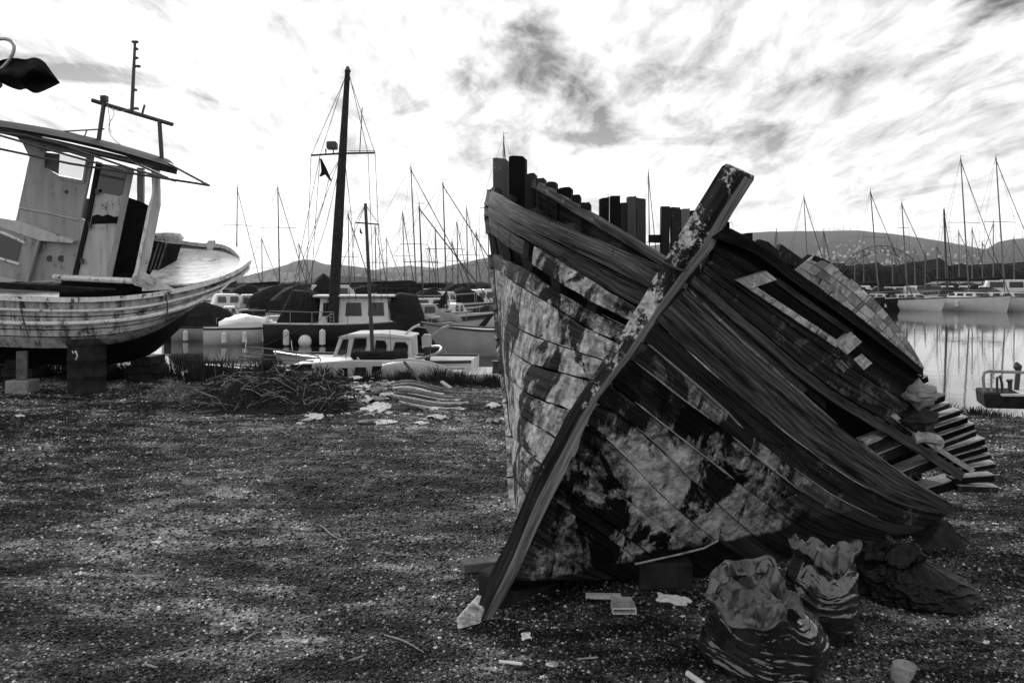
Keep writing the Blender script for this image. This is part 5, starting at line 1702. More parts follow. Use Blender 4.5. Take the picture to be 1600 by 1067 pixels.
# white cabin boat just beyond the quay edge
Y = 15.6
CB = thing('cabin_boat', Vector(((600 - 800) / F * Y, Y, ZW)), 'small white cabin boat with four dark windows moored at the quay', 'boat')
T = place(CB, rad(176))
make_hull(CB, T, 3.9, 1.6, 0.46, 'gel_white', 'deck_pale', stripe='gel_dark', transom=0.85)
px = lambda u, v, dy=0: P(u, v, 15.0 + dy)
roofpts = [(521, 532), (540, 524), (590, 523), (642, 527)]
shell = MB()
shell.prism([px(*q) for q in [(518, 562), (530, 527), (545, 524), (600, 524), (641, 528), (643, 562)]], (0, 1.1, 0))
hs_ = shell.build('cabin', 'gel_white', CB, bevel=0.02)
MB().prism([px(*q, -0.06) for q in [(527, 527), (545, 522), (600, 521), (643, 526), (643, 529), (600, 526), (545, 526)]], (0, 1.22, 0)).build('roof', 'deck_pale', CB)
for q in ([(528, 553), (536, 531), (544, 530), (541, 552), (533, 554)], [(549, 553), (554, 529), (572, 529), (572, 540), (567, 553)], [(585, 553), (588, 532), (601, 533), (604, 540), (602, 554)], [(613, 556), (618, 535), (633, 535), (637, 540), (636, 556)]):
    wn_ = MB().prism([px(*z, -0.012) for z in q], (0, 0.02, 0)).build('window', 'window_dark', hs_)
    MB().tube([px(*z, -0.014) for z in q + q[:1]], 0.012, 4).build('window_frame', 'metal_dark', hs_)
for (u, v) in ((598, 524), (605, 524), (622, 525), (634, 526)):
    MB().box(px(u, v - 1, 0.2), (0.07, 0.06, 0.035)).build('roof_fitting', 'gel_dark', CB)
MB().tube([px(u, v, d) for u, v, d in smoothpoly([(640, 562, -0.1), (668, 557, -0.1), (686, 550, 0.1), (689, 543, 0.5), (682, 541, 0.9), (660, 543, 1.1)], 18)], 0.028, 6).build('stern_rail', 'metal_grey', CB, smooth=True)
mo = MB().loft([[px(667, 532, 0.3) + Vector((sx * x, sy * 0.11, z)) for sx, sy in ((-1, -1), (1, -1), (1, 1), (-1, 1))] for x, z in ((0.06, -0.13), (0.09, -0.08), (0.10, 0.07), (0.06, 0.13))], closed=True, capa=True, capb=True).build('outboard_motor', 'gel_grey', CB, smooth=True)
MB().tube([px(668, 540, 0.3), px(668, 566, 0.3)], [0.08, 0.06], 6).build('motor_leg', 'gel_dark', mo)
MB().tube([px(672, 528, 0.3), px(690, 513, 0.3), px(702, 509, 0.3)], 0.035, 6).build('tiller', 'metal_grey', mo)
MB().tube([px(632, 524, 0.3), px(645, 512, 0.3), px(656, 507, 0.3)], 0.03, 6).build('oar', 'pale_wood', CB)

# small day sailer between it and the quay
Y = 14.2
DS = thing('day_sailer', Vector(((540 - 800) / F * Y, Y, ZW)), 'low white day sailer with dark furled sail on its boom beside the quay grass', 'sailboat')
T = place(DS, rad(178))
make_hull(DS, T, 4.6, 1.0, 0.36, 'gel_white', 'deck_pale', stripe='gel_grey', transom=0.8)
q_ = lambda u, v, d=0: P(u, v, 13.55 + d)
tr = MB().prism([q_(*z) for z in [(455, 590), (456, 570), (500, 566), (545, 563), (610, 563), (640, 568), (640, 590)]], (0, 0.95, 0)).build('cabin', 'gel_white', DS, bevel=0.02)
for z in ([(455, 579), (455, 570), (487, 569), (487, 579)], [(527, 588), (529, 575), (543, 575), (543, 588)], [(553, 586), (555, 574), (572, 574), (572, 586)], [(580, 584), (582, 572), (596, 572), (596, 584)], [(603, 580), (605, 570), (620, 570), (620, 580)]):
    MB().prism([q_(*w, -0.014) for w in z], (0, 0.02, 0)).build('window', 'window_dark', tr)
MB().tube([q_(531 + 6 * math.cos(a), 583 + 6 * math.sin(a), -0.03) for a in np.linspace(0, 2 * math.pi, 13)], 0.012, 5).build('porthole_ring', 'gel_grey', tr)
f_, h_ = q_(583, 566, 0.4), q_(571, 318, 0.4)
MB().tube([f_, h_], [0.042, 0.03], 7).build('mast', 'metal_dark', DS, smooth=True)
MB().tube([q_(555, 348, .4), q_(572, 349, .4), q_(592, 351, .4)], 0.014, 4).build('spreader', 'metal_dark', DS)
MB().prism([q_(562, 354, .4), q_(562, 364, .4), q_(567, 367, .4)], (0, 0.01, 0)).build('pennant', 'cloth_black', DS)
MB().tube([q_(549, 554, .2), q_(556, 556, .2), q_(590, 557, .2), q_(625, 556, .2), q_(637, 556, .2)], [0.05, 0.10, 0.105, 0.10, 0.05], 9).build('furled_sail', 'canvas_dark', DS, smooth=True)
MB().bar(q_(558, 558, 0.1), q_(570, 574, 0.1), 0.035, 0.035).build('boom_crutch', 'pale_wood', DS)
for pp in ([(571, 320), (555, 348), (545, 470), (540, 566)], [(571, 320), (592, 351), (606, 470), (612, 564)], [(571, 320), (500, 500), (378, 556)]):
    MB().tube([q_(u, v, .4) for u, v in pp], 0.006, 3).build('stay', 'rope_dark', DS)
for pts in ([(372, 548), (385, 543), (430, 546), (495, 556), (500, 572)], [(372, 548), (378, 558), (430, 562), (490, 564)], [(372, 546), (382, 552), (440, 556), (492, 560)]):
    MB().tube([q_(u, v, 0.3) for u, v in smoothpoly(pts, 14)], 0.014, 5).build('bow_pulpit', 'metal_grey', DS, smooth=True)
for (u, v) in ((385, 543), (430, 546), (462, 551)):
    MB().tube([q_(u, v, .3), q_(u + 6, 572, .3)], 0.012, 5).build('stanchion', 'metal_grey', DS)

# upturned grey dinghy on the bank
DG = G(650, 589)
dg = thing('dinghy', DG, 'upturned pale grey dinghy lying in the grass at the quay edge', 'dinghy')
rows = []
for i in range(15):
    t = i / 14
    w = 0.33 * math.sin(math.pi * min(1, 0.12 + t * 0.9) * 0.98) ** 0.6
    hh = 0.30 * (math.sin(math.pi * min(1, 0.25 + 0.7 * t))) ** 0.7
    rows.append([DG + Vector((lerp(-0.62, 0.62, t), 0.25 + w * math.cos(a), -0.03 + hh * math.sin(a) ** 0.8 + 0.1 * (1 - t) * 0)) for a in np.linspace(0.001, math.pi - 0.001, 11)])
MB().loft(rows, capa=True, capb=True, uv=False).build('hull', 'gel_grey', dg, smooth=True, angle=60)
MB().tube([r[len(r) // 2] + Vector((0, 0, 0.01)) for r in rows], 0.016, 5).build('keel_strip', 'gel_white', dg)

# little jetty by the wreck's left edge and a pontoon at the right
jt = thing('jetty', G(735, 590, ZW), 'low pale jetty with a dark bollard beside the wreck left edge', 'jetty')
for k in range(7):
    a = P(690 + k * 15, 582, 14.6)
    MB().box((a.x, 14.7, -0.14), (0.185, 1.3, 0.06)).build('jetty_board', 'deck_pale', jt, bevel=0.006)
for x in (-1.2, -0.4):
    MB().tube([(x, 14.2, -1.0), (x, 14.2, -0.172)], 0.07, 8).build('jetty_pile', 'dark_wood', jt)
MB().tube([(-0.30, 14.25, -0.109), (-0.30, 14.25, 0.05), (-0.30, 14.25, 0.13)], [0.09, 0.075, 0.11], 10).build('bollard', 'metal_dark', jt, smooth=True)

pt = thing('pontoon', G(1570, 634, -0.25), 'small floating pontoon with bent pipe railing at the water edge', 'pontoon')
pp_ = lambda u, v, d=0: P(u, v, 10.6 + d)
MB().prism([pp_(1537, 614), pp_(1640, 616), pp_(1640, 640), pp_(1540, 638)], (0.25, 0.6, 0)).build('float', 'drum', pt, bevel=0.02)
for k in range(6):
    MB().box(pp_(1550 + k * 17, 612, 0.3), (0.145, 0.7, 0.03)).build('deck_board', 'deck_pale', pt)
MB().tube([pp_(u, v, 0.05) for u, v in ((1538, 612), (1536, 590), (1538, 582), (1545, 580), (1600, 582), (1660, 584))], 0.022, 7).build('railing', 'metal_grey', pt, smooth=True)
MB().tube([pp_(u, v, 0.1) for u, v in ((1558, 634), (1558, 590), (1562, 587), (1566, 600), (1566, 634))], 0.018, 7).build('railing', 'metal_dark', pt, smooth=True)
MB().tube([pp_(1578, 611, .3), pp_(1578, 598, .3), pp_(1577, 593, .3)], [0.03, 0.03, 0.05], 8).build('cleat_post', 'metal_dark', pt)
MB().tube([pp_(1588, 611, .4), pp_(1591, 580, .4), pp_(1590, 572, .4), pp_(1588, 566, .4)], [0.035, 0.035, 0.06, 0.02], 8).build('mooring_post', 'metal_dark', pt)
MB().tube([pp_(1549, 612, 0.1), pp_(1549, 583, 0.1)], 0.014, 5).build('railing', 'metal_grey', pt)


# ------------------------------------------------------------------ rubbish bags beside the wreck
def ridged(p):
    return 1 - abs(noise.noise(p)) * 2.0


def bag(label, c, r, h, seed, lean=(0, 0), flat_=1.0, mouth=True, tilt=0.0, tip=0.0, slump=0.25, skin='bag_plastic', neck=0.74, iso=0.0):
    """a filled bag: folded skin, gathered lip, crumpled mouth; tip leans the mouth towards -y"""
    c = Vector(c)
    o = thing('rubbish_bag', c, label, 'rubbish bag')
    NT_, NH = 220, 150
    prof = [(0.0, 0.0), (0.80, 0.0), (1.0, 0.06), (1.08, 0.18), (1.06, 0.36), (0.97, 0.56), (0.86, 0.74), (lerp(neck, 0.82, 0.5), 0.84), (neck, 0.93), (neck * 1.22, 1.06)]
    rows = []
    rx = Matrix.Rotation(tip, 3, 'X')
    for i in range(NH):
        s = i / (NH - 1)
        pr, pz = polyat(prof, s)
        row = []
        for j in range(NT_):
            a = 2 * math.pi * j / NT_
            dx, dy = math.cos(a), math.sin(a)
            warp = 0.30 * noise.noise(Vector((dx * 1.2 + seed, dy * 1.2, pz * 1.5)))
            ph = pz + 0.16 * tilt * dx + 0.16 * warp
            f1 = ridged(Vector((ph * 11.0, dx * 1.0 + seed, dy * 1.0 + seed * 2)))
            f2 = ridged(Vector((ph * 26.0 + 4 * warp, dx * 2.4 + seed, dy * 2.4)))
            f3 = ridged(Vector((ph * 50.0 + 9 * warp, dx * 4.5 + seed, dy * 4.5)))
            amp = 0.5 + 0.9 * max(0, noise.noise(Vector((dx * 1.4, dy * 1.4 + seed, pz * 2.2))) + 0.35)
            w = (1.0 - 0.5 * max(0, pz - 0.8) / 0.2) * amp * (0.030 * (f1 - 0.5) + 0.020 * (f2 - 0.5) + 0.013 * (f3 - 0.5))
            if iso:
                w = w * (1 - iso) + iso * (0.16 * (ridged(Vector((dx * 1.6 + seed, dy * 1.6, pz * 2.2))) - 0.5) + 0.09 * (ridged(Vector((dx * 3.6, dy * 3.6 + seed, pz * 5))) - 0.5) + 0.05 * (ridged(Vector((dx * 8, dy * 8 + seed, pz * 11))) - 0.5))
            w += slump * noise.noise(Vector((dx * 0.9 + seed, dy * 0.9, pz * 1.3)))
            if pz > 0.8:
                g = (pz - 0.8) / 0.23
                w += g * (0.16 * noise.noise(Vector((dx * 1.8 + seed, dy * 1.8, 1))) + 0.05 * (ridged(Vector((dx * 3 + seed, dy * 3, pz * 6))) - 0.5))
            rr = r * (pr + w * min(1.0, pz * 6 + 0.1))
            lift = h * (0.34 * noise.noise(Vector((dx * 1.1, dy * 1.1 + seed, 3))) + 0.05 * noise.noise(Vector((dx * 4, dy * 4 + seed, 3)))) * max(0, (pz - 0.55) / 0.5)
            p = Vector((rr * dx, rr * dy * flat_, pz * h + lift))
            k = min(1, pz * 1.4)
            p = p.lerp(rx @ p, k) + Vector((lean[0], lean[1], 0)) * pz ** 1.4
            row.append(c + Vector((p.x, p.y, max(0.0 + 0.002 * (i > 2), p.z))))
        rows.append(row)
    body = MB().loft(rows, closed=True, uv=False).build('bag_body', skin, o, smooth=True, angle=80)
    inner = []
    cen = sum(rows[-1], Vector()) / NT_
    axis = rx @ Vector((0, 0, 1))
    for q in np.linspace(1.0, 0.02, 44):
        row = []
        for j, p in enumerate(rows[-1]):
            z = p.lerp(cen, 1 - q)
            dep = -0.10 * h * min(1, (1 - q) * 3.2) if mouth else 0.16 * h * (1 - q * q)
            n_ = 0 if q > 0.97 else 0.30 * h * noise.noise(Vector((z.x * 6 + seed, z.y * 6, z.z * 3))) * min(1, (1 - q) * 4) + 0.15 * h * (ridged(Vector((z.x * 9 + z.y * 4 + seed, z.y * 7, 0))) - 0.5) * min(1, (1 - q) * 4) + 0.07 * h * (ridged(Vector((z.x * 16 + 5, z.y * 19 - z.x * 8, seed))) - 0.5) * min(1, (1 - q) * 6)
            row.append(z + axis * (dep + n_))
        inner.append(row)
    MB().loft(inner, closed=True, capb=True, uv=False).build('bag_mouth', 'bag_inner' if mouth else skin, body, smooth=True, angle=60)
    return o


def gp(u, Y):
    x = (u - 800) / F * Y
    return Vector((x, Y, ground_z(x, Y) - 0.005))


bag('black rubbish bag with a wide crumpled grey mouth facing the gravel', gp(1195, 3.12), 0.235, 0.35, 1.3, (-0.07, -0.02), 0.95, True, 1.3, 0.30, neck=0.70, iso=0.0)
bag('upright grey black rubbish bag with ring shaped creases and torn top', gp(1276, 3.40), 0.165, 0.38, 4.7, (0.015, 0.0), 0.95, True, 0.25, 0.08, 0.15, neck=0.68, iso=0.0)
bag('large dull black rubbish sack slumped beside the hull', gp(1418, 3.78), 0.235, 0.22, 8.2, (-0.05, 0.02), 0.9, False, 0.8, 0.1, 0.45, 'bag_dull', neck=0.5, iso=0.85)
MB().loft([[P(1297, 862, 3.38) + Vector((x, y, z)) for x, y, z in r] for r in (((-.05, 0, -.06), (-.02, .01, -.05), (0, 0, -.06)), ((-.02, -.01, 0), (.012, 0, 0), (.04, 0.01, -.015)), ((.01, 0, .035), (.035, -.01, .03), (.065, 0, .012)))], uv=False).solo('paper_scrap', 'litter_grey', P(1297, 862, 3.38), 'grey paper scrap sticking out of the upright rubbish bag', 'paper')


# pale sacks lying among the bare frames of the wreck
def sack(name, c, size, seed, mat, label, rot=0.0, amp=0.28, cat='sack', group=None):
    M = Matrix.Rotation(rot, 3, 'Z')
    fn = lambda d: (max(abs(d.x), abs(d.y)) + 0.12) ** -0.45 * (1 + amp * noise.noise(d * 1.6 + Vector((seed, 0, 0))) + amp * 0.5 * (ridged(d * 3.2 + Vector((0, seed, 0))) - 0.5) + amp * 0.25 * (ridged(d * 8 + Vector((0, seed, 2))) - 0.5))
    mb = MB().ball((0, 0, 0), size, 40, 24, fn)
    mb.v = [M @ p + Vector(c) for p in mb.v]
    return mb.solo(name, mat, Vector(c) - Vector((0, 0, size[2])), label, cat, group, smooth=True, angle=75)


sack('sack', PR(1436, 616, -0.04), (0.11, 0.08, 0.04), 2.0, 'canvas_grey', 'pale grey sack lying on the frames of the wreck', 0.5, 0.3)
sack('sack', PR(1430, 652, -0.02), (0.13, 0.09, 0.035), 5.5, 'dark_wood', 'crumpled dark sack below the pale sack on the wreck', 0.4, 0.3)
MB().tube([PR(1442 + 24 * math.cos(a), 692 + 9 * math.sin(a), 0.0) for a in np.linspace(-2.4, 0.9, 14)], 0.035, 9).solo('fender_ring', 'litter_grey', PR(1442, 692), 'curved grey rubber fender lying among the frames of the wreck', 'fender', smooth=True)

# ------------------------------------------------------------------ the rubbish heap by the quay
HC = G(415, 640)
hp = thing('brush_heap', HC, 'heap of tangled dark branches and netting on the gravel', 'brush heap')
rows = []
for i in range(16):
    t = i / 15
    row = []
    for j in range(44):
        s = j / 43
        u = lerp(312, 545, s)
        Y = lerp(9.15, 10.7, t)
        x = (u - 800) / F * Y
        prof_ = math.sin(math.pi * s) ** 0.7 * math.sin(math.pi * min(1, t * 0.95 + 0.02)) ** 0.7
        z = 0.34 * prof_ * (1 + 0.5 * noise.noise(Vector((x * 2.2, Y * 2.2, 1)))) + 0.08 * prof_ * noise.noise(Vector((x * 9, Y * 9, 5)))
        row.append(Vector((x, Y, ground_z(x, Y) - 0.03 + max(0, z))))
    rows.append(row)
MB().loft(rows, uv=False).build('heap_core', 'twig', hp, smooth=True, angle=50)
for nm, mt, cnt, rr in (('branches', 'twig', 420, 0.006), ('pale_branches', 'twig_pale', 170, 0.005)):
    tb = MB()
    for i in range(cnt):
        s, t = R.random(), R.random()
        u, Y = lerp(318, 545, s), lerp(9.2, 10.5, t)
        x = (u - 800) / F * Y
        z = ground_z(x, Y) + 0.36 * (math.sin(math.pi * s) ** 0.7) * (math.sin(math.pi * t) ** 0.7) * R.uniform(0.5, 1.15)
        d = Vector((R.gauss(0, 1), R.gauss(0, 0.5), R.gauss(0, 0.35))).normalized()
        L = R.uniform(0.2, 0.75)
        side = Vector((R.gauss(0, 1), R.gauss(0, 1), abs(R.gauss(0, 1)))).normalized() * L * R.uniform(0.1, 0.45)
        p = Vector((x, Y, z))
        pts = [p - d * L / 2, p - d * L * 0.2 + side * 0.8, p + d * L * 0.2 + side, p + d * L / 2 + side * 0.2]
        for q in pts:
            q.z = max(q.z, ground_z(q.x, q.y) + 0.005)
        tb.tube(pts, [rr * 1.3, rr, rr, rr * 0.6], 4)
    tag(tb.build(nm, mt, hp), kind='stuff')
for k in range(4):
    tb = MB()
    c = HC + Vector((R.uniform(-0.5, 0.8), R.uniform(0.0, 0.5), 0.16))
    r = R.uniform(0.16, 0.28)
    ax = R.uniform(0, 3)
    tb.tube([c + Vector((r * math.cos(a) * math.cos(ax), r * math.cos(a) * math.sin(ax) * 0.6, r * 0.8 * math.sin(a))) for a in np.linspace(0, 5.4, 22)], 0.008, 5)
    tb.build('hose_loop', 'twig_pale', hp)

# broken corrugated panel made of separate strips
PN = G(680, 638)
pn = thing('broken_panel', PN, 'broken pale slatted panel lying on the rubbish by the quay', 'panel')
fe = smoothpoly([(612, 622), (640, 631), (690, 638), (748, 634)], 14)
be = smoothpoly([(602, 601), (640, 594), (690, 606), (736, 611)], 14)
for k in range(14):
    t0, t1 = k / 14, (k + R.uniform(0.55, 1.0)) / 14
    e0, e1 = R.randint(0, 4), R.randint(0, 5)
    A_, B_ = [], []
    for i in range(e0, 14 - e1):
        f, b = fe[i], be[i]
        wv = 0.05 * noise.noise(Vector((i * 0.35, k * 2.3, 0)))
        for lst, t in ((A_, t0), (B_, t1)):
            p = P(lerp(f[0], b[0], t), lerp(f[1], b[1], t), lerp(9.55, 10.35, t) + wv)
            lst.append(p + Vector((0, 0, 0.012 * (k % 2))))
    MB().slab(A_, B_, 0.015, 1, 0.006, away=Vector((-1, 9, 6))).build('slat', ('wreck_pale', 'mid_wood', 'wreck_rail')[k % 3], pn)
MB().tube([P(632, 566, 11.8), P(648, 585, 11.2), P(668, 612, 10.2)], 0.022, 6).solo('pole', 'dark_wood', P(668, 612, 10.2), 'dark pole leaning from the broken panel to the quay edge', 'pole')
for (a, b) in (((690, 596), (704, 606)), ((655, 618), (705, 634))):
    MB().bar(P(*a, 9.95), P(*b, 9.8), 0.05, 0.02).build('batten', 'pale_wood', pn)


def crumple(seed):
    fn = lambda d: 1 + 0.45 * noise.noise(d * 1.7 + Vector((seed, 0, 0))) + 0.35 * (ridged(d * 3.6 + Vector((0, seed, 0))) - 0.5)
    return fn


lit_meshes = []
for k in range(8):
    n_ = 10
    rows = []
    for i in range(n_):
        row = []
        for j in range(n_):
            x, y = i / (n_ - 1) * 2 - 1, j / (n_ - 1) * 2 - 1
            r_ = math.hypot(x, y)
            q = Vector((x * 1.5 + k * 7, y * 1.5, k * 1.7))
            z = 0.10 + 0.42 * (ridged(q * 0.9) - 0.2) * (1 - 0.45 * r_) + 0.22 * (ridged(q * 2.6) - 0.5)
            row.append(Vector((x + 0.35 * noise.noise(q * 1.1 + Vector((9, 0, 0))), 0.8 * y + 0.35 * noise.noise(q * 1.1 + Vector((0, 9, 0))), max(0.0, z))))
        rows.append(row)
    mb = MB().loft(rows + [[p - Vector((0, 0, 0.03)) for p in r] for r in rows[::-1]], uv=False)
    o = mb.build('scrap', 'paper' if k % 4 else 'litter_grey', None, smooth=False)
    lit_meshes.append(o.data)
    bpy.data.objects.remove(o)


def litter(p, s, label, group, k=None, cat='scrap', sq=1.0):
    o = bpy.data.objects.new('scrap', lit_meshes[R.randrange(8) if k is None else k])
    COL.objects.link(o)
    o.location = p
    o.scale = (s, s * R.uniform(0.6, 1), s * R.uniform(0.8, 1.4) * sq)
    o.rotation_euler = (0, 0, R.uniform(0, 6.28))
    return tag(o, label, cat, group)


hl, hg = 'crumpled pale plastic litter strewn around the brush heap', 'litter of the rubbish heap'
for i in range(110):
    if i < 60:
        u, v = R.gauss(575, 38), R.gauss(624, 14)
    else:
        u, v = R.uniform(312, 790), R.gauss(642, 7)
    v = min(max(v, 596), 656)
    g = G(u, v)
    z = ground_z(g.x, g.y)
    if 540 < u < 620 and v < 632:
        z += R.uniform(0, 0.10)
    litter(Vector((g.x, g.y, z - 0.01)), R.uniform(0.03, 0.07) if i % 3 else R.uniform(0.08, 0.15), hl, hg)
for (u, v, s) in ((503, 606, 0.16), (520, 612, 0.14), (534, 622, 0.15), (572, 620, 0.16), (596, 628, 0.15), (585, 634, 0.16), (538, 602, 0.13)):
    g = G(u, v + 6)
    litter(Vector((g.x, g.y, ground_z(g.x, g.y))), s, 'large torn white sack remains in the rubbish heap between branches and panel', 'torn white sacks of the rubbish heap', R.choice((1, 2, 4, 5)), 'sack')
yl, yg = 'small white scrap of litter lying alone on the open gravel', 'scattered scraps on the gravel'
for (u, v, s) in ((628, 918, 0.022), (233, 703, 0.05), (24, 780, 0.035), (421, 752, 0.05), (364, 978, 0.022), (476, 998, 0.02), (730, 886, 0.02), (208, 672, 0.05), (655, 680, 0.03), (30, 652, 0.07), (1095, 946, 0.02), (860, 1040, 0.02), (847, 1058, 0.018), (740, 1046, 0.016), (1555, 816, 0.02), (1530, 700, 0.02), (1495, 818, 0.05), (560, 700, 0.03), (110, 850, 0.03), (245, 845, 0.03), (1540, 1000, 0.02), (905, 1030, 0.014), (680, 1010, 0.014)):
    g = G(u, v)
    litter(Vector((g.x, g.y, ground_z(g.x, g.y) - 0.003)), s, yl, yg)
g = G(822, 996)
litter(Vector((g.x, g.y, ground_z(g.x, g.y))), 0.032, 'crumpled clear wrapper on the gravel right of the stem foot', None, 3, 'wrapper')
g = G(1055, 945)
litter(Vector((g.x, g.y + 0.05, ground_z(g.x, g.y))), 0.08, 'heap of white paper shreds under the hull beside the bags', None, 1, 'paper', 0.6)
litter(Vector((P(865, 1036, 3.1).x, 3.1, ground_z(0.2, 3.1))), 0.022, 'round pale pebble like scrap near the lower gravel beside the white straw', None, 4, 'scrap')
# open carton
cg = G(976, 960)
cz = ground_z(cg.x, cg.y)
ct = thing('carton', Vector((cg.x, cg.y, cz)), 'small open cigarette carton lying on the gravel under the hull', 'carton')
for (cx, cy, cz2, sx, sy, sz) in ((0, 0.04, 0.0025, 0.115, 0.08, 0.004), (0, 0.04, 0.028, 0.115, 0.08, 0.004), (-0.0555, 0.04, 0.015, 0.004, 0.08, 0.022), (0.0555, 0.04, 0.015, 0.004, 0.08, 0.022)):
    MB().box((cg.x + cx, cg.y + cy, cz + cz2), (sx, sy, sz)).build('carton_panel', 'paper', ct)
MB().box((cg.x, cg.y + 0.079, cz + 0.015), (0.107, 0.003, 0.022)).build('carton_back', 'near_black', ct)
MB().prism([(cg.x - 0.055, cg.y + 0.005, cz + 0.031), (cg.x + 0.055, cg.y + 0.005, cz + 0.031), (cg.x + 0.045, cg.y + 0.085, cz + 0.05), (cg.x - 0.06, cg.y + 0.085, cz + 0.05)], (0, 0, 0.002)).build('carton_flap', 'litter_grey', ct)
# straw, pipe end, cup, twigs
MB().tube([G(780, 1036) + Vector((0, 0, 0.008)), G(816, 1040) + Vector((0, 0, 0.008))], 0.007, 7).solo('straw', 'paper', G(798, 1038), 'short white straw lying on the gravel', 'straw')
MB().tube([G(1074, 1056) + Vector((0, 0, 0.012)), G(1100, 1074) + Vector((0, 0, 0.012))], 0.012, 9, cap=False).solo('pipe_end', 'paper', G(1085, 1066), 'pale hollow pipe end beside the wide mouthed bag', 'pipe')
cu = gp(1405, 2.98)
MB().loft([[cu + Vector((r * math.cos(a) + 0.02 * z, r * math.sin(a), z * 60 * 0.001)) for a in np.linspace(0, 2 * math.pi, 25)[:-1]] for r, z in ((0.03, 0.0), (0.035, 0.1), (0.043, 0.6), (0.046, 1.1), (0.044, 1.14), (0.032, 0.9), (0.02, 0.85))], closed=True, capa=True, capb=True, uv=False).solo('plastic_cup', 'litter_grey', cu, 'crushed translucent plastic cup on the gravel in front of the black sack', 'cup', smooth=True)
tw = 'thin bent twig lying on the open gravel'
for pts in ([(600, 990), (630, 1000), (662, 1020)], [(500, 818), (520, 835), (542, 846)], [(545, 1033), (560, 1028), (572, 1022)], [(225, 1042), (238, 1048), (247, 1050)], [(440, 672), (446, 678), (455, 681)], [(740, 678), (760, 690), (800, 692)], [(380, 1000), (395, 990), (410, 986)], [(905, 1032), (930, 1030), (935, 1029)], [(150, 820), (180, 818), (210, 812)], [(1530, 560 + 150), (1545, 712), (1560, 714)]):
    P3 = []
    for u, v in smoothpoly(pts, 8):
        g = G(u, v)
        P3.append(Vector((g.x, g.y, ground_z(g.x, g.y) + 0.006)))
    MB().tube(P3, [0.003, 0.004, 0.005, 0.005, 0.004, 0.004, 0.003, 0.002], 5).solo('twig', 'twig_pale', P3[0], tw, 'twig', 'twigs on the gravel')

# ------------------------------------------------------------------ grass along the edge, pebbles
gm = MB()


def tuft(x, y, n, h, spread):
    z0 = ground_z(x, y) - 0.02
    for i in range(n):
        a = R.uniform(0, 6.28)
        r = abs(R.gauss(0, spread))
        b = Vector((x + r * math.cos(a), y + r * math.sin(a) * 0.6, z0))
        b.z = ground_z(b.x, b.y) - 0.02
        hh = h * R.uniform(0.45, 1.1)
        dr = Vector((math.cos(a), math.sin(a), 0)) * hh * R.uniform(0.1, 0.7)
        w = Vector((-math.sin(a), math.cos(a), 0)) * R.uniform(0.004, 0.009)
        m1 = b + dr * 0.3 + Vector((0, 0, hh * 0.6))
        tp = b + dr + Vector((0, 0, hh * R.uniform(0.75, 1.0)))
        gm.add([b - w, b + w, m1 + w * 0.8, m1 - w * 0.8, tp], [(0, 1, 2, 3), (3, 2, 4)])


for (u, v, n, h, sp_) in ((720, 600, 300, 0.3, 0.4), (415, 590, 350, 0.42, 0.25), (505, 591, 240, 0.34, 0.16), (575, 592, 260, 0.36, 0.2), (632, 592, 200, 0.3, 0.14), (690, 594, 260, 0.4, 0.18), (770, 602, 200, 0.3, 0.2), (405, 592, 260, 0.30, 0.28), (440, 590, 160, 0.26, 0.18), (505, 588, 170, 0.22, 0.2), (575, 590, 240, 0.24, 0.26), (545, 590, 100, 0.2, 0.15), (625, 590, 120, 0.2, 0.16), (690, 592, 240, 0.28, 0.26), (735, 596, 220, 0.2, 0.28), (770, 598, 140, 0.18, 0.2), (665, 595, 80, 0.15, 0.2), (655, 592, 60, 0.2, 0.1)):
    g = G(u, v)
    tuft(g.x, g.y, n, h, sp_)
for i in range(70):
    x = R.uniform(-11.5, -4.2)
    tuft(x, edge(x) - R.uniform(0.3, 1.3), 90, R.uniform(0.25, 0.6), 0.22)
for i in range(26):
    x = R.uniform(-4.5, 2)
    tuft(x, edge(x) - R.uniform(0.5, 1.1), 45, R.uniform(0.1, 0.2), 0.2)
for i in range(24):
    x = R.uniform(5.3, 8.5)
    tuft(x, edge(x) - R.uniform(0.3, 0.9), 50, R.uniform(0.1, 0.25), 0.16)
tag(gm.build('grass', 'grass_blade'), 'rough dark grass growing along the quay edge', 'grass', kind='stuff')

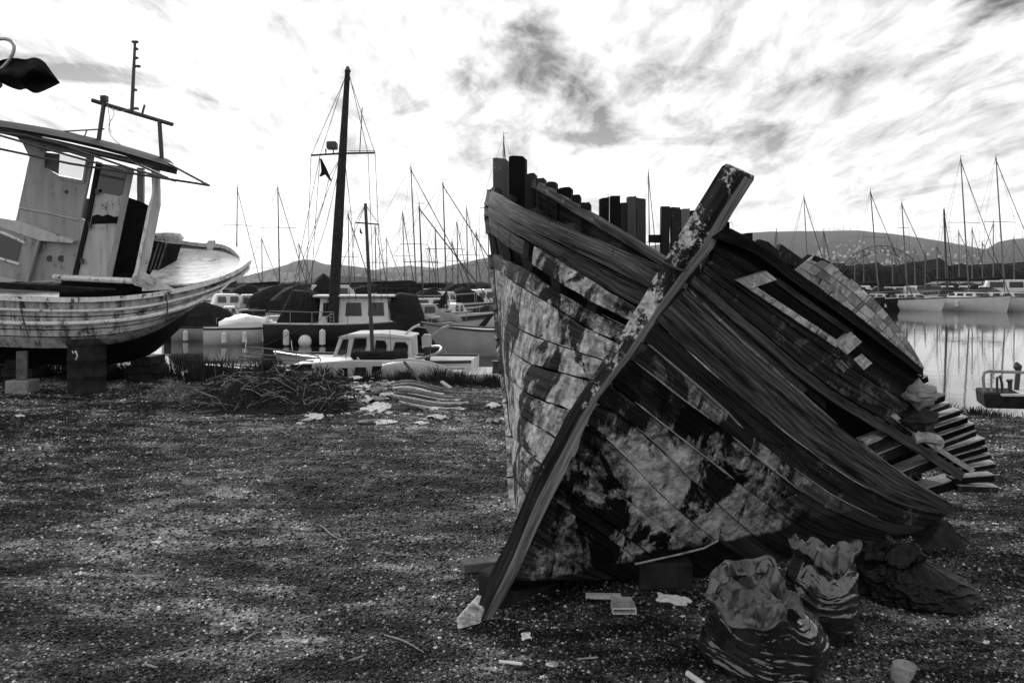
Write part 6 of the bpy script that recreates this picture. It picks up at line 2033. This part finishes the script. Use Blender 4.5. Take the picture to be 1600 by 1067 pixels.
# pebbles: loose stones bedded in the yard, denser close by
rng = np.random.default_rng(5)
NP = 190000
t = rng.random(NP)
Yp = 2.6 * (12.6 / 2.6) ** t
Xp = (rng.random(NP) * 2.0 - 1.0) * (0.78 * Yp + 0.9)
sz = 0.0048 * (0.55 + 1.6 * rng.random(NP) ** 3.0) * (Yp / 3.0) ** 0.6
oct_ = np.array([[1, 0, 0], [0, 1, 0], [-1, 0, 0], [0, -1, 0], [0, 0, 1], [0, 0, -0.6]], float)
ofa = np.array([[0, 1, 4], [1, 2, 4], [2, 3, 4], [3, 0, 4], [1, 0, 5], [2, 1, 5], [3, 2, 5], [0, 3, 5]])
Zp = np.array([ground_z(x, y) for x, y in zip(Xp, Yp)])
keep = Zp > -0.35
Xp, Yp, Zp, sz = Xp[keep], Yp[keep], Zp[keep], sz[keep]
n = len(Xp)
ang = rng.random(n) * 6.28
jit = 1 + 0.5 * (rng.random((n, 6, 3)) - 0.5)
loc = oct_[None] * jit * sz[:, None, None]
loc[:, :, 2] *= (0.5 + 0.4 * rng.random(n))[:, None]
ca, sa = np.cos(ang)[:, None], np.sin(ang)[:, None]
vx = loc[:, :, 0] * ca - loc[:, :, 1] * sa + Xp[:, None]
vy = loc[:, :, 0] * sa + loc[:, :, 1] * ca + Yp[:, None]
vz = loc[:, :, 2] + (Zp + sz * 0.1)[:, None]
V = np.stack([vx, vy, vz], -1).reshape(-1, 3)
Fc = (ofa[None] + (np.arange(n) * 6)[:, None, None]).reshape(-1, 3)
me = bpy.data.meshes.new('pebbles')
me.vertices.add(len(V))
me.vertices.foreach_set('co', V.astype(np.float32).ravel())
me.loops.add(len(Fc) * 3)
me.loops.foreach_set('vertex_index', Fc.astype(np.int32).ravel())
me.polygons.add(len(Fc))
me.polygons.foreach_set('loop_start', np.arange(0, len(Fc) * 3, 3, dtype=np.int32))
me.update(calc_edges=True)
me.materials.append(MAT['pebble'])
pb = bpy.data.objects.new('pebbles', me)
COL.objects.link(pb)
tag(pb, 'loose grey pebbles covering the yard', 'gravel', kind='stuff')

# ------------------------------------------------------------------ thin sea haze round the whole place
hz = MB().box((0, 3200, 149), (16000, 8400, 306)).build('haze', 'glass_pane')
hm = bpy.data.materials.new('haze_air')
hm.use_nodes = True
hm.node_tree.nodes.clear()
pv = hm.node_tree.nodes.new('ShaderNodeVolumePrincipled')
pv.inputs['Color'].default_value = (0.95, 0.95, 0.95, 1)
pv.inputs['Density'].default_value = 0.00006
ho = hm.node_tree.nodes.new('ShaderNodeOutputMaterial')
hm.node_tree.links.new(pv.outputs[0], ho.inputs['Volume'])
hz.data.materials.clear()
hz.data.materials.append(hm)
tag(hz, 'thin pale sea haze filling the air', 'haze', kind='stuff')
